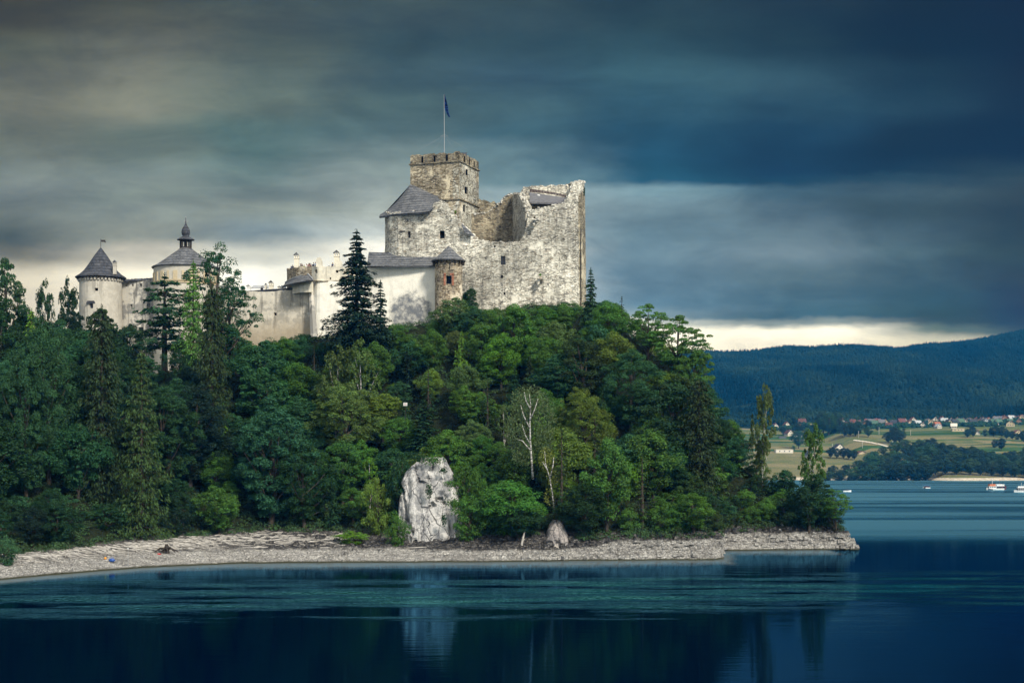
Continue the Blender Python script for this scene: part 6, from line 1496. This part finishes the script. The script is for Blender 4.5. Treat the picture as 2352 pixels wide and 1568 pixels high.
for i, (a, c, h_, key, col, nm) in enumerate(FT):
    X, Y, z_ = far_ground(a, c); 
    near = 'near the bungalow' if a < 1870 and c < 1010 else 'in the meadow by the flat white house' if a < 1870 else 'of the tall clump left of the village' if c < 1000 and a < 1935 else 'of the clump right of the tall trees' if a < 1980 and c < 1010 else 'below the lone white house' if a < 1980 else 'in the tan field under the village' if a < 2100 and c < 1000 else 'at the upper left edge of the shore wood' if a < 2100 else 'in the fields on the right'
    same = [k for k, q in enumerate(FT) if abs(q[0]-a) < 70 and q[5] == nm]
    plant(key, X, Y, z_, h_, h_*(.8 if not key.startswith('spruce') else .5), col, '%s%s %s' % (ORD[same.index(i)]+' ' if len(same) > 1 else '', nm, near), 'scattered trees in the far fields')
# hedges and garden greenery between the houses (uncountable)
V = []; Fc = []
for _ in range(800):
    a = random.uniform(1925, 2360); c = random.uniform(966, 984)-(a-1930)*.022; X, Y, z_ = far_ground(a, c+random.uniform(0, 4)); h_ = random.uniform(3, 7)
    for k in range(3): blob(X+random.uniform(-3, 3), Y+random.uniform(-3, 3), z_-.5, h_*random.uniform(.6, 1), random.uniform(1.8, 3.2))
for a, b_ in ((1760, 1925),):
    for _ in range(90): aa = random.uniform(a, b_); X, Y, z_ = far_ground(aa, random.uniform(984, 990)); blob(X, Y, z_-.5, random.uniform(3, 7), random.uniform(2.5, 4))
me = bpy.data.meshes.new('village_hedges'); me.from_pydata(V, [], Fc); me.update(); me.materials.append(plain('hedge_green', (.018, .045, .026), 1., 0, .4)); o = bpy.data.objects.new('village_hedges', me); COL.objects.link(o); tag(o, 'dark hedges and garden greenery between the village houses', 'hedges', kind='stuff')

# ------------------------------------------------------------------ boats
M_hull = plain('boat_white', (.75, .76, .76), .5); M_dark = plain('boat_dark', (.02, .022, .04), .5); M_or = plain('orange_awning', (.45, .15, .08), .8); M_bw = plain('boat_glass', (.03, .05, .08), .1, .6, 0)
def hullmesh(L, B, z0, z1, bow=1, n=12):
    mb = MB(); ring = []
    for k in range(n+1):
        f = k/n; x_ = -L/2+L*f; w_ = B/2*(1-max(0, (f-.6)/.4)**2*.85 if bow > 0 else 1-max(0, (.4-f)/.4)**2*.85); ring.append((x_, w_, .35*max(0, (f-.6 if bow > 0 else .4-f))*2))
    for k in range(n):
        (xa, wa, ra), (xb, wb, rb) = ring[k], ring[k+1]
        for s_ in (-1, 1): mb.quad((xa, s_*wa*.8, z0), (xb, s_*wb*.8, z0), (xb, s_*wb, z1+rb), (xa, s_*wa, z1+ra))
        mb.quad((xa, -wa, z1+ra-.1), (xb, -wb, z1+rb-.1), (xb, wb, z1+rb-.1), (xa, wa, z1+ra-.1))
    for k in (0, n): x_, w_, r_ = ring[k]; mb.quad((x_, -w_*.8, z0), (x_, w_*.8, z0), (x_, w_, z1+r_), (x_, -w_, z1+r_))
    return mb
def local(nm, mb, mat, par):
    me = bpy.data.meshes.new(nm); me.from_pydata(mb.v, [], mb.f); me.update(); me.materials.append(mat); o_ = bpy.data.objects.new(nm, me); COL.objects.link(o_); o_.parent = par; return o_
Yp = CAMZ*F/(1124.5-HOR); X = wx(2285, Yp); st_ = thing('paddle_steamer', (X, Yp, 0), 'white paddle steamer with orange upper cabin and dark paddle wheel', 'boat', 'passenger boats on the lake'); st_.rotation_euler = (0, 0, R(8))
local('hull', hullmesh(10.5, 3.6, -.3, .95, -1), M_hull, st_)
mb = MB(); mb.box((-3.6, -1.75, .25), (3.2, .12, .5)); local('dark_bow', mb, M_dark, st_)
mb = MB(); mb.box((-2.0, 0, 2.1), (4.6, 3., .16)); 
for x_ in (-4.2, -2.9, -1.4, .2): mb.box((x_, -1.45, 1.5), (.22, .14, 1.3)); mb.box((x_, 1.45, 1.5), (.22, .14, 1.3))
mb.box((-2., -1.45, 1.1), (4.4, .1, .5)); cab = local('cabin', mb, M_hull, st_)
mb = MB(); mb.box((-2., 0, 1.5), (4.2, 2.7, 1.1)); local('window', mb, M_bw, cab)
mb = MB(); mb.box((2.6, 0, 1.5), (4.2, 2.8, 1.3)); local('engine_deck', mb, M_dark, st_)
mb = MB(); mb.box((-1.9, 0, 2.85), (3.6, 2.6, 1.25)); local('upper_cabin', mb, M_or, st_)
mb = MB()
for k in range(12): mb.box((.6+k*.42, -1.6, 2.9), (.09, .06, 1.1)); mb.box((.6+k*.42, 1.6, 2.9), (.09, .06, 1.1))
mb.box((2.9, -1.6, 3.4), (4.9, .09, .1)); mb.box((2.9, 1.6, 3.4), (4.9, .09, .1)); mb.box((2.9, 0, 2.25), (5, 3.3, .14)); mb.box((2.9, -1.6, 2.75), (4.7, .04, .5)); local('railing', mb, M_hull, st_)
mb = MB(); mb.tube([(-1.6, 0, 3.4), (-1.6, 0, 6.1)], .11, 6); mb.lathe(-1.6, 0, [(.1, 5.9), (.42, 6.2), (.3, 6.4)], 8); local('mast', mb, M_hull, st_)
mb = MB(); mb.tube([(2.9, 0, 3.4), (3.3, 0, 6.)], .03, 4); mb.box((3.1, 0, 5.7), (.5, .04, .35)); local('ensign', mb, M_or, st_)
wh = MB()
for k in range(12):
    a = 2*math.pi*k/12; wh.box((5.1+1.15*math.cos(a), 0, 1.25+1.15*math.sin(a)), (.5, 2.8, .1), 0)
n_ = 24
for sy_ in (-1.5, 1.5):
    for k in range(n_):
        a, c = 2*math.pi*k/n_, 2*math.pi*(k+1)/n_; wh.quad((5.1+1.35*math.cos(a), sy_, 1.25+1.35*math.sin(a)), (5.1+1.35*math.cos(c), sy_, 1.25+1.35*math.sin(c)), (5.1+.95*math.cos(c), sy_, 1.25+.95*math.sin(c)), (5.1+.95*math.cos(a), sy_, 1.25+.95*math.sin(a)))
wh.box((5.1, 0, 1.25), (.3, 3, .3)); pw = local('paddle_wheel', wh, plain('paddle_red', (.14, .05, .06)), st_)
mb = MB()
for k in range(10):
    a, c = math.pi*k/10-.2, math.pi*(k+1)/10-.2; mb.quad((5.1+1.6*math.cos(a), -1.6, 1.25+1.6*math.sin(a)), (5.1+1.6*math.cos(c), -1.6, 1.25+1.6*math.sin(c)), (5.1+1.6*math.cos(c), 1.6, 1.25+1.6*math.sin(c)), (5.1+1.6*math.cos(a), 1.6, 1.25+1.6*math.sin(a)))
local('wheel_guard', mb, plain('guard_grey', (.4, .36, .38)), pw)
Yp2 = CAMZ*F/(1130-HOR); X = wx(2353, Yp2); s2 = thing('passenger_boat', (X, Yp2, 0), 'white double-deck passenger boat cut off by the right edge of the picture', 'boat', 'passenger boats on the lake')
local('hull', hullmesh(11.5, 3.4, -.3, 1.0, -1), M_hull, s2); mb = MB(); mb.box((.4, 0, 1.75), (8.6, 2.8, 1.3)); local('saloon', mb, M_dark, s2)
mb = MB(); mb.box((.4, 0, 2.5), (9, 3.2, .16))
for k in range(9): mb.box((-3.9+k*1.05, -1.5, 1.75), (.14, .1, 1.5))
for k in range(10): mb.box((-4+k*.95, -1.55, 2.95), (.08, .06, .9))
mb.box((.4, -1.55, 3.4), (8.8, .09, .1)); mb.box((-2.2, -1.55, 2.85), (3.6, .05, .7)); local('railing', mb, M_hull, s2)
mb = MB(); mb.box((1.8, 0, 3.3), (3.4, 2.4, 1.4)); mb.box((1.8, 0, 4.1), (4, 2.8, .22)); local('wheelhouse', mb, M_hull, s2); mb = MB(); mb.box((1.8, 0, 3.4), (3.2, 2.46, .7)); local('window', mb, M_bw, s2)
mb = MB(); mb.tube([(-1.6, 0, 2.5), (-1.6, 0, 5.3)], .07, 5); local('mast', mb, M_hull, s2)
Yp3 = CAMZ*F/(1121-HOR); X = wx(2128, Yp3); s3 = thing('canopy_boat', (X, Yp3, 0), 'small dark boat with blue canopy out on the open lake', 'boat', 'passenger boats on the lake')
local('hull', hullmesh(4.6, 1.6, -.2, .6, -1), M_hull, s3); mb = MB(); mb.box((-1.4, -.66, .35), (1.2, .3, .7)); local('bow', mb, M_dark, s3)
mb = MB()
for k in range(7):
    f = k/6-.5; mb.box((f*4.6, 0, 2.0-.35*abs(f)*1.4), (.9, 2., .14))
local('canopy', mb, plain('canopy_blue', (.10, .22, .42)), s3); mb = MB()
for x_ in (-1.9, -.7, .5, 1.8): mb.box((x_, -.7, 1.2), (.1, .08, 1.4)); mb.box((x_, .7, 1.2), (.1, .08, 1.4))
local('posts', mb, M_dark, s3); mb = MB(); mb.box((.4, 0, .95), (3, 1.2, .8)); local('benches', mb, plain('maroon_seat', (.08, .015, .03)), s3)
Yp4 = CAMZ*F/(1129-HOR); X = wx(1946, Yp4); s4 = thing('motorboat', (X, Yp4, 0), 'small white motorboat just showing behind the tree at the tip', 'boat', 'passenger boats on the lake'); local('hull', hullmesh(4.4, 1.6, -.2, .7, 1), M_hull, s4); mb = MB(); mb.box((-.2, 0, 1.1), (1.4, 1.2, .7)); local('cabin', mb, M_bw, s4)

# ------------------------------------------------------------------ air
m = bpy.data.materials.new('haze_air'); m.use_nodes = True; t = NT(m.node_tree); t.n.clear()
pv = t.add('ShaderNodeVolumePrincipled'); pv.inputs['Color'].default_value = (*HAZE_C, 1); pv.inputs['Density'].default_value = HAZE_D; pv.inputs['Absorption Color'].default_value = (1, 1, 1, 1); pv.inputs['Anisotropy'].default_value = .3
mo = t.add('ShaderNodeOutputMaterial'); t.l.new(pv.outputs[0], mo.inputs['Volume'])
mb = MB(); x0, x1, y0, y1, z0, z1 = -3050, 3050, -60, 3900, -30, 328
mb.box(((x0+x1)/2, (y0+y1)/2, (z0+z1)/2), (x1-x0, y1-y0, z1-z0)); hz = mb.build('haze', m); tag(hz, 'thin blue air over the lake and mountains', 'haze', kind='stuff')
scn.cycles.volume_bounces = 0; scn.cycles.transparent_max_bounces = 8; scn.cycles.max_bounces = 5; scn.cycles.diffuse_bounces = 3
